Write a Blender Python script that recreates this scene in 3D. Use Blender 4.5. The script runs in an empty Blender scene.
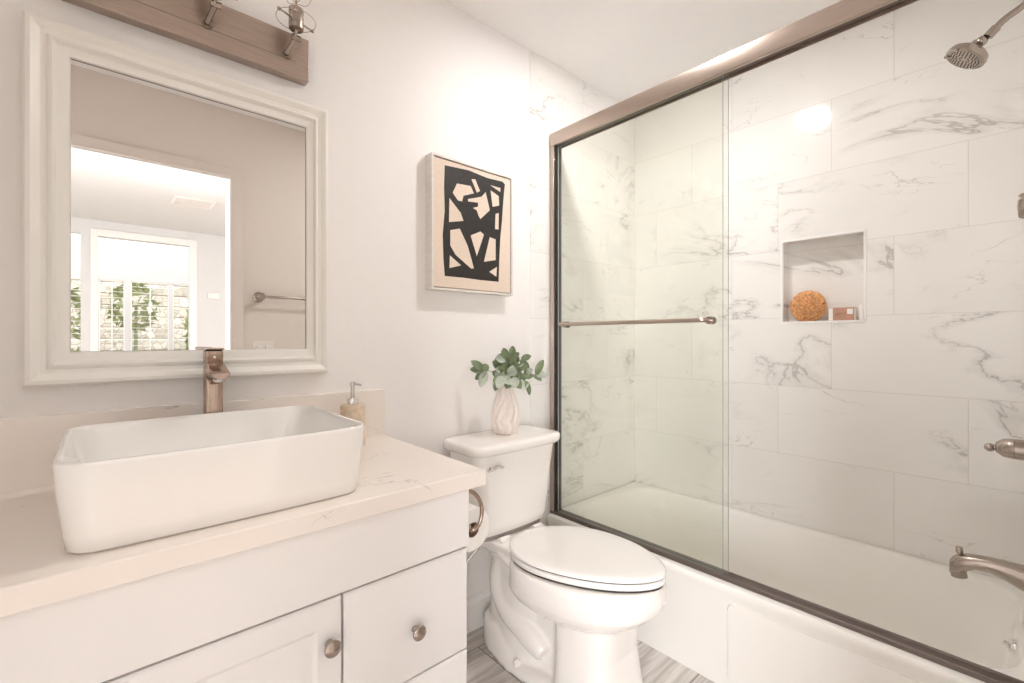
import bpy, bmesh, math, random
from mathutils import Vector, Matrix, Quaternion
random.seed(7)
PI = math.pi
S = bpy.context.scene
COL = S.collection

# ------------------------------------------------------------------ camera
YAW = math.atan2(508, 455.3)
cam_d = bpy.data.cameras.new('camera')
cam = bpy.data.objects.new('camera', cam_d)
COL.objects.link(cam)
cam.location = (0, 0, 1.19)
cam.rotation_euler = (PI/2, 0, YAW - PI/2)
cam_d.sensor_width = 36
cam_d.lens = 455.3/1024*36
cam_d.shift_y = -3.0/1024
cam_d.clip_start = 0.02
S.camera = cam
S.view_settings.view_transform = 'Standard'
S.view_settings.look = 'None'
S.view_settings.gamma = 1
S.view_settings.use_curve_mapping = False
S.view_settings.exposure = 0.60

# ------------------------------------------------------------------ sky and fill lights
W = bpy.data.worlds.new('sky')
S.world = W
W.use_nodes = True
wn = W.node_tree.nodes
wl = W.node_tree.links
bgn = wn['Background']
sk = wn.new('ShaderNodeTexSky')
sk.sky_type = 'HOSEK_WILKIE'
sk.turbidity = 4
sk.sun_direction = Vector((0.35, -0.5, 0.8)).normalized()
mixn = wn.new('ShaderNodeMix'); mixn.data_type = 'RGBA'
mixn.inputs[0].default_value = 0.75
mixn.inputs[7].default_value = (1, 0.97, 0.93, 1)
wl.new(sk.outputs[0], mixn.inputs[6])
wl.new(mixn.outputs[2], bgn.inputs[0])
bgn.inputs[1].default_value = 2.2

def area(name, loc, rot, sx, sy, power, colr):
    l = bpy.data.lights.new(name, 'AREA')
    l.shape = 'RECTANGLE'; l.size = sx; l.size_y = sy
    l.energy = power; l.color = colr
    o = bpy.data.objects.new(name, l); COL.objects.link(o)
    o.location = loc; o.rotation_euler = rot
    return o
# added fill: two unseen area lights in the bedroom, aimed at the doorway
a1 = area('fill_west', (-1.74, -1.45, 1.15), (PI/2-0.12, 0, math.radians(-52)), 1.3, 1.5, 54, (0.965, 0.967, 1.0))
a2 = area('fill_east', (2.54, -1.45, 1.15), (PI/2-0.12, 0, math.radians(60)), 1.3, 1.5, 76, (0.965, 0.967, 1.0))
for a_ in (a1, a2): a_.data.spread = math.radians(125)

cy = S.cycles
cy.max_bounces = 14; cy.diffuse_bounces = 8; cy.glossy_bounces = 6
cy.transmission_bounces = 8; cy.transparent_max_bounces = 16
cy.caustics_reflective = False; cy.caustics_refractive = False
cy.sample_clamp_indirect = 4

# ------------------------------------------------------------------ helpers
def tag(o, label=None, cat=None, group=None, kind=None):
    if label: o['label'] = label
    if cat: o['category'] = cat
    if group: o['group'] = group
    if kind: o['kind'] = kind
    return o

def thing(name, label, cat, loc=(0, 0, 0), group=None):
    o = bpy.data.objects.new(name, None); COL.objects.link(o)
    o.location = loc; o.empty_display_size = 0.05
    return tag(o, label, cat, group)

def build(name, bm, m, parent=None, smooth=False, angle=35, bevel=0, segs=2):
    """link bm (in world coordinates) as one mesh object"""
    if bevel:
        bmesh.ops.remove_doubles(bm, verts=bm.verts[:], dist=1e-6)
    bmesh.ops.recalc_face_normals(bm, faces=bm.faces[:])
    me = bpy.data.meshes.new(name)
    org = Vector((0, 0, 0))
    if parent is not None:
        org = world_loc(parent)
    if org.length > 0:
        bmesh.ops.translate(bm, verts=bm.verts[:], vec=-org)
    bm.to_mesh(me); bm.free()
    for mm in (m if isinstance(m, (list, tuple)) else [m]):
        me.materials.append(mm)
    o = bpy.data.objects.new(name, me); COL.objects.link(o)
    if parent is not None:
        o.parent = parent
    if smooth:
        for p in me.polygons: p.use_smooth = True
        try: me.set_sharp_from_angle(angle=math.radians(angle))
        except Exception: pass
    if bevel:
        b = o.modifiers.new('bevel', 'BEVEL'); b.width = bevel; b.segments = segs
        b.limit_method = 'ANGLE'; b.angle_limit = math.radians(40)
        b.harden_normals = False
        for p in me.polygons: p.use_smooth = True
        try: me.set_sharp_from_angle(angle=math.radians(60))
        except Exception: pass
    return o

def world_loc(o):
    v = Vector((0, 0, 0))
    while o is not None:
        v += Vector(o.location); o = o.parent
    return v

def BM(): return bmesh.new()

def box(bm, x0, x1, y0, y1, z0, z1, mi=0):
    vs = [bm.verts.new((x, y, z)) for x in (x0, x1) for y in (y0, y1) for z in (z0, z1)]
    for q in ((0, 1, 3, 2), (4, 6, 7, 5), (0, 4, 5, 1), (2, 3, 7, 6), (0, 2, 6, 4), (1, 5, 7, 3)):
        f = bm.faces.new([vs[i] for i in q]); f.material_index = mi
    return vs

def rings(bm, rs, cap0=True, cap1=True, closed=True, mi=0):
    """connect successive rings of points"""
    R = [[bm.verts.new(p) for p in r] for r in rs]
    n = len(R[0])
    for a, b in zip(R, R[1:]):
        for i in range(n if closed else n-1):
            j = (i+1) % n
            try:
                f = bm.faces.new((a[i], a[j], b[j], b[i])); f.material_index = mi
            except ValueError: pass
    if cap0: bm.faces.new(R[0][::-1]).material_index = mi
    if cap1: bm.faces.new(R[-1]).material_index = mi
    return R

def frame_for(d):
    d = d.normalized()
    u = d.cross(Vector((0, 0, 1)))
    if u.length < 1e-4: u = Vector((1, 0, 0))
    u.normalize(); v = d.cross(u).normalized()
    return u, v

def lathe(bm, prof, base=(0, 0, 0), axis=(0, 0, 1), n=32, cap=True, mi=0):
    """prof = [(radius, height)] along axis from base"""
    d = Vector(axis).normalized(); u, v = frame_for(d); b = Vector(base)
    rs = []
    for r, h in prof:
        rs.append([b + d*h + (u*math.cos(2*PI*i/n) + v*math.sin(2*PI*i/n))*max(r, 1e-5) for i in range(n)])
    rings(bm, rs, cap, cap, mi=mi)

def tube(bm, pts, r, n=12, cap=True, mi=0):
    pts = [Vector(p) for p in pts]
    rr = list(r) if isinstance(r, (list, tuple)) else [r]*len(pts)
    if len(rr) != len(pts):
        rr = [rr[min(len(rr)-1, int(i/(len(pts)-1)*(len(rr)-1)+0.5))] for i in range(len(pts))]
    d = (pts[1]-pts[0]).normalized(); u, v = frame_for(d)
    rs = []
    for i, p in enumerate(pts):
        if i == 0: t = pts[1]-pts[0]
        elif i == len(pts)-1: t = pts[-1]-pts[-2]
        else: t = (pts[i+1]-p).normalized() + (p-pts[i-1]).normalized()
        t.normalize()
        q = d.rotation_difference(t); u = q @ u; v = q @ v; d = t
        rs.append([p + (u*math.cos(2*PI*k/n) + v*math.sin(2*PI*k/n))*rr[i] for k in range(n)])
    rings(bm, rs, cap, cap, mi=mi)

def bez(p, n=24):
    """Catmull-Rom curve through the points p"""
    p = [Vector(q) for q in p]
    P = [p[0]*2-p[1]] + p + [p[-1]*2-p[-2]]
    out = []
    seg = len(p)-1
    per = max(2, n//seg)
    for i in range(seg):
        a, b, c, d = P[i:i+4]
        for k in range(per):
            t = k/per
            out.append(0.5*((2*b)+(c-a)*t+(2*a-5*b+4*c-d)*t*t+(3*b-a-3*c+d)*t**3))
    out.append(p[-1])
    return out

def rrect(x0, x1, y0, y1, r, z, n=6):
    pts = []
    r = min(r, (x1-x0)/2-1e-4, (y1-y0)/2-1e-4)
    for cx_, cy_, a0 in ((x1-r, y1-r, 0), (x0+r, y1-r, PI/2), (x0+r, y0+r, PI), (x1-r, y0+r, 1.5*PI)):
        for k in range(n+1):
            a = a0 + PI/2*k/n
            pts.append((cx_+r*math.cos(a), cy_+r*math.sin(a), z))
    return pts

def extrude_profile(bm, prof, axis, a0, a1, mi=0):
    """closed 2D profile [(p,q)] extruded; axis 'x': (a,p,q); axis 'y': (p,a,q)"""
    f = (lambda a, p, q: (a, p, q)) if axis == 'x' else (lambda a, p, q: (p, a, q)) if axis == 'y' else (lambda a, p, q: (p, q, a))
    rings(bm, [[f(a0, p, q) for p, q in prof], [f(a1, p, q) for p, q in prof]], mi=mi)

# ------------------------------------------------------------------ materials
def new_mat(name):
    m = bpy.data.materials.new(name); m.use_nodes = True
    nt = m.node_tree
    return m, nt, nt.nodes, nt.links, nt.nodes['Principled BSDF']

def mat(name, c, rough=0.5, metal=0, spec=0.5, noise=None, bump=0, coat=0, scale=(1, 1, 1)):
    m, nt, N, L, p = new_mat(name)
    p.inputs['Roughness'].default_value = rough
    p.inputs['Metallic'].default_value = metal
    p.inputs['Specular IOR Level'].default_value = spec
    p.inputs['Coat Weight'].default_value = coat
    p.inputs['Coat Roughness'].default_value = 0.08
    sc, am = noise or (8, 0.03)
    tc = N.new('ShaderNodeTexCoord'); mp = N.new('ShaderNodeMapping')
    mp.inputs['Scale'].default_value = scale
    L.new(tc.outputs['Object'], mp.inputs[0])
    nz = N.new('ShaderNodeTexNoise'); nz.inputs['Scale'].default_value = sc
    nz.inputs['Detail'].default_value = 4
    L.new(mp.outputs[0], nz.inputs['Vector'])
    cr = N.new('ShaderNodeValToRGB')
    cr.color_ramp.elements[0].position = 0.3; cr.color_ramp.elements[1].position = 0.7
    cr.color_ramp.elements[0].color = (*[max(0, q*(1-am)) for q in c], 1)
    cr.color_ramp.elements[1].color = (*[min(1, q*(1+am)) for q in c], 1)
    L.new(nz.outputs[0], cr.inputs[0]); L.new(cr.outputs[0], p.inputs['Base Color'])
    if bump:
        b = N.new('ShaderNodeBump'); b.inputs['Strength'].default_value = bump
        b.inputs['Distance'].default_value = 0.002
        L.new(nz.outputs[0], b.inputs['Height']); L.new(b.outputs[0], p.inputs['Normal'])
    return m

def math_node(N, L, op, a, b=None, c=None):
    n = N.new('ShaderNodeMath'); n.operation = op
    for i, q in enumerate((a, b, c)):
        if q is None: continue
        if isinstance(q, (int, float)): n.inputs[i].default_value = q
        else: L.new(q, n.inputs[i])
    return n.outputs[0]

def maprange(N, L, v, a, b, c, d, smooth=True):
    n = N.new('ShaderNodeMapRange')
    n.interpolation_type = 'SMOOTHSTEP' if smooth else 'LINEAR'
    L.new(v, n.inputs[0])
    for i, q in enumerate((a, b, c, d)): n.inputs[i+1].default_value = q
    return n.outputs[0]

def mixc(N, L, f, a, b):
    n = N.new('ShaderNodeMix'); n.data_type = 'RGBA'
    if isinstance(f, (int, float)): n.inputs[0].default_value = f
    else: L.new(f, n.inputs[0])
    for i, q in ((6, a), (7, b)):
        if isinstance(q, tuple): n.inputs[i].default_value = (*q, 1)
        else: L.new(q, n.inputs[i])
    return n.outputs[2]

def tile_marble(name, axis):
    """polished marble-look 12x24 tiles laid in thirds, veins differ from tile to tile"""
    m, nt, N, L, p = new_mat(name)
    tc = N.new('ShaderNodeTexCoord')
    sp = N.new('ShaderNodeSeparateXYZ'); L.new(tc.outputs['Object'], sp.inputs[0])
    u = sp.outputs[1] if axis == 'y' else sp.outputs[0]
    z = sp.outputs[2]
    row = math_node(N, L, 'DIVIDE', math_node(N, L, 'SUBTRACT', z, 0.360), 0.3077)
    ri = math_node(N, L, 'FLOOR', row)
    off = 0.329 if axis == 'y' else 1.83
    uu = math_node(N, L, 'DIVIDE', math_node(N, L, 'SUBTRACT', math_node(N, L, 'MULTIPLY_ADD', ri, 0.2057, u), off), 0.617)
    ci = math_node(N, L, 'FLOOR', uu)
    fz = math_node(N, L, 'SUBTRACT', row, ri); fu = math_node(N, L, 'SUBTRACT', uu, ci)
    def edge(f, size):
        e = math_node(N, L, 'MINIMUM', f, math_node(N, L, 'SUBTRACT', 1.0, f))
        return math_node(N, L, 'MULTIPLY', e, size)
    ed = math_node(N, L, 'MINIMUM', edge(fz, 0.3077), edge(fu, 0.617))
    grout = maprange(N, L, ed, 0.0007, 0.0016, 1, 0)
    cmb = N.new('ShaderNodeCombineXYZ'); L.new(ci, cmb.inputs[0]); L.new(ri, cmb.inputs[1])
    wn_ = N.new('ShaderNodeTexWhiteNoise'); wn_.noise_dimensions = '3D'; L.new(cmb.outputs[0], wn_.inputs['Vector'])
    sc = N.new('ShaderNodeVectorMath'); sc.operation = 'SCALE'; sc.inputs[3].default_value = 13
    L.new(wn_.outputs['Color'], sc.inputs[0])
    c2 = N.new('ShaderNodeCombineXYZ'); L.new(u, c2.inputs[0]); L.new(z, c2.inputs[1])
    ad = N.new('ShaderNodeVectorMath'); ad.operation = 'ADD'
    L.new(c2.outputs[0], ad.inputs[0]); L.new(sc.outputs[0], ad.inputs[1])
    mp = N.new('ShaderNodeMapping'); mp.inputs['Rotation'].default_value = (0, 0, -0.75 if axis == 'y' else 0.75)
    mp.inputs['Scale'].default_value = (1.0, 2.3, 1)
    L.new(ad.outputs[0], mp.inputs[0])
    def noise(scale, detail, dist, vec, rough=0.5):
        n = N.new('ShaderNodeTexNoise'); n.inputs['Scale'].default_value = scale
        n.inputs['Detail'].default_value = detail; n.inputs['Distortion'].default_value = dist
        n.inputs['Roughness'].default_value = rough
        L.new(vec, n.inputs['Vector']); return n.outputs[0]
    n1 = noise(1.25, 6, 0.55, mp.outputs[0], 0.6)
    v1 = math_node(N, L, 'ABSOLUTE', math_node(N, L, 'SUBTRACT', n1, 0.5))
    l1 = maprange(N, L, v1, 0.0, 0.011, 1, 0)
    h1 = maprange(N, L, v1, 0.0, 0.05, 0.30, 0)
    mk = noise(1.9, 2, 0, ad.outputs[0])
    k1 = maprange(N, L, mk, 0.47, 0.66, 0, 1)
    a1 = math_node(N, L, 'MULTIPLY', math_node(N, L, 'MAXIMUM', l1, h1), k1)
    mp2 = N.new('ShaderNodeMapping'); mp2.inputs['Location'].default_value = (3.1, 8.2, 1.0)
    mp2.inputs['Rotation'].default_value = (0, 0, 0.6); L.new(mp.outputs[0], mp2.inputs[0])
    n2 = noise(2.3, 5, 0.9, mp2.outputs[0], 0.55)
    v2 = math_node(N, L, 'ABSOLUTE', math_node(N, L, 'SUBTRACT', n2, 0.5))
    mk2 = noise(2.6, 2, 0, mp2.outputs[0])
    a2 = math_node(N, L, 'MULTIPLY', maprange(N, L, v2, 0.0, 0.008, 0.55, 0), maprange(N, L, mk2, 0.5, 0.62, 0, 1))
    va = math_node(N, L, 'MULTIPLY', math_node(N, L, 'MAXIMUM', a1, a2), 0.70)
    cl = noise(2.0, 3, 0.3, ad.outputs[0])
    base = mixc(N, L, maprange(N, L, cl, 0.35, 0.75, 0, 1), (0.84, 0.82, 0.79), (0.80, 0.78, 0.75))
    c_ = mixc(N, L, va, base, (0.36, 0.335, 0.31))
    c_ = mixc(N, L, math_node(N, L, 'MULTIPLY', grout, 0.75), c_, (0.60, 0.565, 0.525))
    L.new(c_, p.inputs['Base Color'])
    p.inputs['Roughness'].default_value = 0.13
    L.new(maprange(N, L, grout, 0, 1, 0.10, 0.7), p.inputs['Roughness'])
    p.inputs['Specular IOR Level'].default_value = 0.42
    b = N.new('ShaderNodeBump'); b.inputs['Strength'].default_value = 0.35; b.inputs['Distance'].default_value = 0.001
    L.new(math_node(N, L, 'SUBTRACT', 1.0, grout), b.inputs['Height']); L.new(b.outputs[0], p.inputs['Normal'])
    return m

def floor_mat():
    m, nt, N, L, p = new_mat('floor tile striated grey')
    tc = N.new('ShaderNodeTexCoord')
    sp = N.new('ShaderNodeSeparateXYZ'); L.new(tc.outputs['Object'], sp.inputs[0])
    x, y = sp.outputs[0], sp.outputs[1]
    row = math_node(N, L, 'DIVIDE', math_node(N, L, 'SUBTRACT', y, 1.395), 0.3175)
    ri = math_node(N, L, 'FLOOR', row)
    uu = math_node(N, L, 'DIVIDE', math_node(N, L, 'SUBTRACT', math_node(N, L, 'MULTIPLY_ADD', ri, 0.305, x), 0.770), 0.61)
    ci = math_node(N, L, 'FLOOR', uu)
    fz = math_node(N, L, 'SUBTRACT', row, ri); fu = math_node(N, L, 'SUBTRACT', uu, ci)
    e1 = math_node(N, L, 'MULTIPLY', math_node(N, L, 'MINIMUM', fz, math_node(N, L, 'SUBTRACT', 1.0, fz)), 0.3175)
    e2 = math_node(N, L, 'MULTIPLY', math_node(N, L, 'MINIMUM', fu, math_node(N, L, 'SUBTRACT', 1.0, fu)), 0.61)
    ed = math_node(N, L, 'MINIMUM', e1, e2)
    grout = maprange(N, L, ed, 0.0012, 0.0022, 1, 0)
    cmb = N.new('ShaderNodeCombineXYZ'); L.new(ci, cmb.inputs[0]); L.new(ri, cmb.inputs[1])
    wn_ = N.new('ShaderNodeTexWhiteNoise'); L.new(cmb.outputs[0], wn_.inputs['Vector'])
    sc = N.new('ShaderNodeVectorMath'); sc.operation = 'SCALE'; sc.inputs[3].default_value = 7
    L.new(wn_.outputs['Color'], sc.inputs[0])
    ad = N.new('ShaderNodeVectorMath'); ad.operation = 'ADD'
    L.new(tc.outputs['Object'], ad.inputs[0]); L.new(sc.outputs[0], ad.inputs[1])
    mp = N.new('ShaderNodeMapping'); mp.inputs['Scale'].default_value = (1.2, 22, 1)
    L.new(ad.outputs[0], mp.inputs[0])
    n = N.new('ShaderNodeTexNoise'); n.inputs['Scale'].default_value = 2.2; n.inputs['Detail'].default_value = 6
    n.inputs['Distortion'].default_value = 0.6
    L.new(mp.outputs[0], n.inputs['Vector'])
    c_ = mixc(N, L, maprange(N, L, n.outputs[0], 0.3, 0.7, 0, 1), (0.40, 0.365, 0.335), (0.70, 0.665, 0.63))
    c_ = mixc(N, L, grout, c_, (0.14, 0.125, 0.115))
    L.new(c_, p.inputs['Base Color']); p.inputs['Roughness'].default_value = 0.35
    return m

def quartz_mat():
    m, nt, N, L, p = new_mat('quartz with fine veins')
    tc = N.new('ShaderNodeTexCoord')
    mp = N.new('ShaderNodeMapping'); mp.inputs['Scale'].default_value = (1, 1.7, 1.7)
    mp.inputs['Rotation'].default_value = (0, 0, 0.5)
    L.new(tc.outputs['Object'], mp.inputs[0])
    n = N.new('ShaderNodeTexNoise'); n.inputs['Scale'].default_value = 2.6; n.inputs['Detail'].default_value = 5
    n.inputs['Distortion'].default_value = 0.8; L.new(mp.outputs[0], n.inputs['Vector'])
    v = math_node(N, L, 'ABSOLUTE', math_node(N, L, 'SUBTRACT', n.outputs[0], 0.5))
    k = N.new('ShaderNodeTexNoise'); k.inputs['Scale'].default_value = 4.5; L.new(tc.outputs['Object'], k.inputs['Vector'])
    ln = math_node(N, L, 'MULTIPLY', maprange(N, L, v, 0.0, 0.006, 0.55, 0), maprange(N, L, k.outputs[0], 0.52, 0.62, 0, 1))
    c_ = mixc(N, L, ln, (0.86, 0.80, 0.745), (0.42, 0.36, 0.30))
    L.new(c_, p.inputs['Base Color']); p.inputs['Roughness'].default_value = 0.16
    return m

def glass_mat(name, tint, rough=0.0, refl=1.0):
    """thin sheet: clear straight through, faint surface reflection"""
    m, nt, N, L, p = new_mat(name)
    N.remove(p)
    out = N['Material Output']
    tr = N.new('ShaderNodeBsdfTransparent'); tr.inputs[0].default_value = (*tint, 1)
    gl = N.new('ShaderNodeBsdfGlossy'); gl.inputs['Roughness'].default_value = rough
    fr = N.new('ShaderNodeFresnel'); fr.inputs[0].default_value = 1.45
    mx = N.new('ShaderNodeMixShader')
    ge = N.new('ShaderNodeNewGeometry')
    front = math_node(N, L, 'SUBTRACT', 1.0, ge.outputs['Backfacing'])
    L.new(math_node(N, L, 'MULTIPLY', math_node(N, L, 'MULTIPLY', fr.outputs[0], refl), front), mx.inputs[0])
    L.new(tr.outputs[0], mx.inputs[1]); L.new(gl.outputs[0], mx.inputs[2])
    L.new(mx.outputs[0], out.inputs[0])
    return m

def emis(name, c, s):
    m, nt, N, L, p = new_mat(name)
    p.inputs['Base Color'].default_value = (*c, 1)
    p.inputs['Emission Color'].default_value = (*c, 1)
    p.inputs['Emission Strength'].default_value = s
    return m

def brushed(name, c, rough=0.28, stretch=(1, 60, 60), am=0.12):
    m = mat(name, c, rough, 1.0, noise=(14, am), scale=stretch)
    return m

M = {}
M['wall'] = mat('wall paint warm white', (0.85, 0.825, 0.81), 0.55, noise=(30, 0.008), bump=0.03)
M['wall_shaded'] = mat('wall paint', (0.76, 0.69, 0.635), 0.6, noise=(30, 0.008), bump=0.03)  # darker copy of the warm white, with shade put into the paint colour
M['ceil'] = mat('ceiling paint', (0.87, 0.85, 0.835), 0.8, noise=(30, 0.008))
M['bed_white'] = mat('bedroom paint white', (0.66, 0.665, 0.67), 0.7, noise=(10, 0.006))
M['bed_ceil'] = mat('bedroom ceiling paint', (0.68, 0.685, 0.69), 0.8, noise=(10, 0.006))
M['tile_y'] = tile_marble('marble tile long wall', 'y')
M['tile_x'] = tile_marble('marble tile end wall', 'x')
M['trim_white'] = mat('white satin trim', (0.85, 0.84, 0.825), 0.35, noise=(5, 0.006))
M['mirror_frame'] = mat('cream white painted frame', (0.85, 0.83, 0.785), 0.35, noise=(5, 0.006))
M['cab'] = mat('white cabinet lacquer', (0.84, 0.822, 0.812), 0.33, noise=(4, 0.006))
M['gap'] = mat('cabinet gap', (0.30, 0.27, 0.25), 0.7)
M['quartz'] = quartz_mat()
M['ceramic'] = mat('white glazed ceramic', (0.86, 0.845, 0.82), 0.09, noise=(3, 0.004), coat=0.5)
M['ceramic_toilet'] = mat('white vitreous china', (0.86, 0.83, 0.795), 0.08, noise=(3, 0.004), coat=0.5)
M['seat'] = mat('white seat plastic', (0.86, 0.835, 0.81), 0.16, noise=(3, 0.004))
M['tub'] = mat('white tub enamel', (0.88, 0.86, 0.82), 0.14, noise=(3, 0.004), coat=0.3)
M['floor'] = floor_mat()
M['nickel'] = brushed('brushed nickel', (0.42, 0.36, 0.315), 0.25, (50, 50, 1), 0.08)
M['nickel_x'] = brushed('brushed nickel along the bar', (0.47, 0.385, 0.33), 0.30, (1, 70, 70), 0.14)
M['nickel_y'] = brushed('brushed nickel along the rail', (0.50, 0.415, 0.36), 0.28, (70, 1, 70), 0.08)
M['bronze'] = brushed('brushed warm nickel faucet', (0.46, 0.35, 0.285), 0.2, (60, 60, 1), 0.2)
M['chrome'] = mat('chrome', (0.75, 0.74, 0.73), 0.12, 1.0)
M['track'] = brushed('dark bronze nickel track', (0.20, 0.165, 0.15), 0.5, (70, 1, 70), 0.1)
M['gasket'] = mat('black rubber and gap shade', (0.035, 0.032, 0.03), 0.6)  # rubber seals and nozzles, also the painted shade in the toilet seat gaps
M['door_glass'] = glass_mat('clear shower glass', (0.982, 0.987, 0.973))
M['glass_edge'] = mat('polished glass edge', (0.34, 0.37, 0.34), 0.2)
M['win_glass'] = glass_mat('window glass', (0.98, 0.985, 0.98))
M['bulb'] = emis('frosted bulb', (1.0, 0.93, 0.85), 0.6)
M['lens'] = emis('lit shower light lens', (1.0, 0.97, 0.94), 5)
M['leaf'] = mat('dusty green leaf', (0.17, 0.22, 0.115), 0.55, noise=(28, 0.35))
M['leaf_pale'] = mat('pale sage leaf underside', (0.42, 0.46, 0.38), 0.6, noise=(30, 0.2))
M['stem'] = mat('green stem', (0.20, 0.25, 0.13), 0.6)
M['vase'] = mat('matte blush porcelain', (0.80, 0.725, 0.675), 0.5, noise=(8, 0.02))
M['stone'] = mat('beige sandstone', (0.66, 0.53, 0.41), 0.5, noise=(60, 0.14))
M['canvas'] = mat('natural beige canvas', (0.72, 0.60, 0.50), 0.8, noise=(160, 0.05), bump=0.1)
M['ink'] = mat('black paint on canvas', (0.018, 0.014, 0.012), 0.6, noise=(90, 0.35))
M['art_frame'] = mat('whitewashed wood frame', (0.70, 0.665, 0.625), 0.5, noise=(20, 0.06), scale=(1, 1, 4))
M['art_gap'] = mat('dark shadow gap liner', (0.16, 0.10, 0.07), 0.6)
M['paper'] = mat('toilet tissue', (0.86, 0.83, 0.79), 0.9, noise=(60, 0.02))
M['card'] = mat('brown cardboard core', (0.24, 0.15, 0.11), 0.8)
M['sponge'] = mat('orange chenille', (0.78, 0.42, 0.19), 0.85, noise=(70, 0.3))
M['kraft'] = mat('rust brown printed sleeve', (0.50, 0.28, 0.20), 0.7, noise=(40, 0.1))
M['white_card'] = mat('white carton', (0.86, 0.83, 0.79), 0.6)
M['wood_floor'] = mat('bedroom floor wood', (0.42, 0.33, 0.25), 0.5, noise=(6, 0.2), scale=(8, 1, 1))
M['plastic'] = mat('white plastic plate', (0.84, 0.80, 0.75), 0.4)
M['foliage'] = mat('garden foliage', (0.30, 0.34, 0.15), 0.7, noise=(14, 0.4))
M['soil'] = mat('garden ground', (0.30, 0.26, 0.2), 0.9, noise=(9, 0.2))
mm = glass_mat('x', (1, 1, 1))
m_, nt_, N_, L_, p_ = new_mat('silvered mirror')
p_.inputs['Base Color'].default_value = (0.90, 0.895, 0.88, 1)
p_.inputs['Metallic'].default_value = 1; p_.inputs['Roughness'].default_value = 0.0
M['mirror'] = m_

def rubble():
    m, nt, N, L, p = new_mat('stone retaining wall')
    tc = N.new('ShaderNodeTexCoord')
    v = N.new('ShaderNodeTexVoronoi'); v.inputs['Scale'].default_value = 9; L.new(tc.outputs['Object'], v.inputs['Vector'])
    v2 = N.new('ShaderNodeTexVoronoi'); v2.feature = 'DISTANCE_TO_EDGE'; v2.inputs['Scale'].default_value = 9
    L.new(tc.outputs['Object'], v2.inputs['Vector'])
    hs = N.new('ShaderNodeSeparateColor'); L.new(v.outputs['Color'], hs.inputs[0])
    c_ = mixc(N, L, hs.outputs[0], (0.58, 0.53, 0.46), (0.88, 0.84, 0.78))
    c_ = mixc(N, L, maprange(N, L, v2.outputs[0], 0.0, 0.08, 1, 0), c_, (0.42, 0.38, 0.33))
    L.new(c_, p.inputs['Base Color']); p.inputs['Roughness'].default_value = 0.9
    return m
M['rubble'] = rubble()

def struct(name, bm, m, parent=None, **k):
    o = build(name, bm, m, parent, **k); o['kind'] = 'structure'; return o

# ------------------------------------------------------------------ room shell
HC = 2.51                      # ceiling height
XR, YB, YF = 2.30, 1.50, -0.075
XL = -0.36
XT = 1.455                     # where the shower tile begins on the mirror wall
b = BM(); box(b, XL-0.12, XR+0.3, YB, YB+0.12, -0.1, HC+0.1); wb = struct('wall_back', b, M['wall'])
b = BM(); box(b, XT, XR, YB-0.004, YB, 0, HC); struct('tile_panel', b, M['tile_x'], wb)
b = BM(); box(b, XL-0.12, XL, YF-0.14, YB, -0.1, HC+0.1); struct('wall_left', b, M['wall'])

# long tiled wall with its niche
NY0, NY1, NZ0, NZ1, ND = 0.420, 0.724, 1.262, 1.630, 0.09
b = BM()
box(b, XR, XR+0.2, YF-0.14, NY0, -0.1, HC+0.1)
box(b, XR, XR+0.2, NY1, YB, -0.1, HC+0.1)
box(b, XR, XR+0.2, NY0, NY1, -0.1, NZ0)
box(b, XR, XR+0.2, NY0, NY1, NZ1, HC+0.1)
box(b, XR+ND, XR+0.2, NY0, NY1, NZ0, NZ1)
wr = struct('wall_right', b, M['tile_y'])
b = BM()
t = 0.009
for (y0, y1, z0, z1) in ((NY0-0.002, NY1+0.002, NZ0-t+0.004, NZ0+0.004), (NY0-0.002, NY1+0.002, NZ1-0.004, NZ1+t-0.004),
                         (NY0-t+0.004, NY0+0.004, NZ0, NZ1), (NY1-0.004, NY1+t-0.004, NZ0, NZ1)):
    box(b, XR-0.003, XR+0.01, y0, y1, z0, z1)
struct('niche_trim', b, M['trim_white'], wr)

# wall with the doorway the camera stands in
DX0, DX1, DZ = -0.235, 0.552, 2.119
b = BM()
box(b, XL, DX0, YF-0.12, YF, -0.1, HC+0.1)
box(b, DX1, XR, YF-0.12, YF, -0.1, HC+0.1)
box(b, DX0, DX1, YF-0.12, YF, DZ, HC+0.1)
wf = struct('wall_front', b, M['wall_shaded'])
b = BM(); box(b, XT, XR, YF, YF+0.030, 0, HC); struct('tile_panel', b, M['tile_x'], wf)
# casing around the doorway
b = BM()
box(b, DX1, DX1+0.055, YF, YF+0.014, 0, DZ+0.055)
box(b, DX0-0.055, DX0, YF, YF+0.014, 0, DZ+0.055)
box(b, DX0, DX1, YF, YF+0.014, DZ, DZ+0.055)
struct('trim_1', b, M['wall_shaded'], bevel=0.003)
b = BM()
box(b, DX1-0.010, DX1, YF-0.12, YF+0.003, 0, DZ)
box(b, DX0, DX0+0.010, YF-0.12, YF+0.003, 0, DZ)
box(b, DX0+0.010, DX1-0.010, YF-0.12, YF+0.003, DZ-0.010, DZ)
struct('trim_3', b, M['trim_white'])

b = BM(); box(b, XL-0.12, XR+0.2, YF-0.14, YB+0.12, HC, HC+0.1); struct('ceiling', b, M['ceil'])
b = BM(); box(b, XL-0.12, XR+0.2, YF-0.14, YB+0.12, -0.1, 0); struct('floor', b, M['floor'])
b = BM()
extrude_profile(b, [(YB, 0), (YB, 0.132), (YB-0.007, 0.132), (YB-0.009, 0.118), (YB-0.013, 0.112), (YB-0.013, 0)], 'x', 0.69, 1.553)
struct('baseboard_back', b, M['trim_white'])

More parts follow.
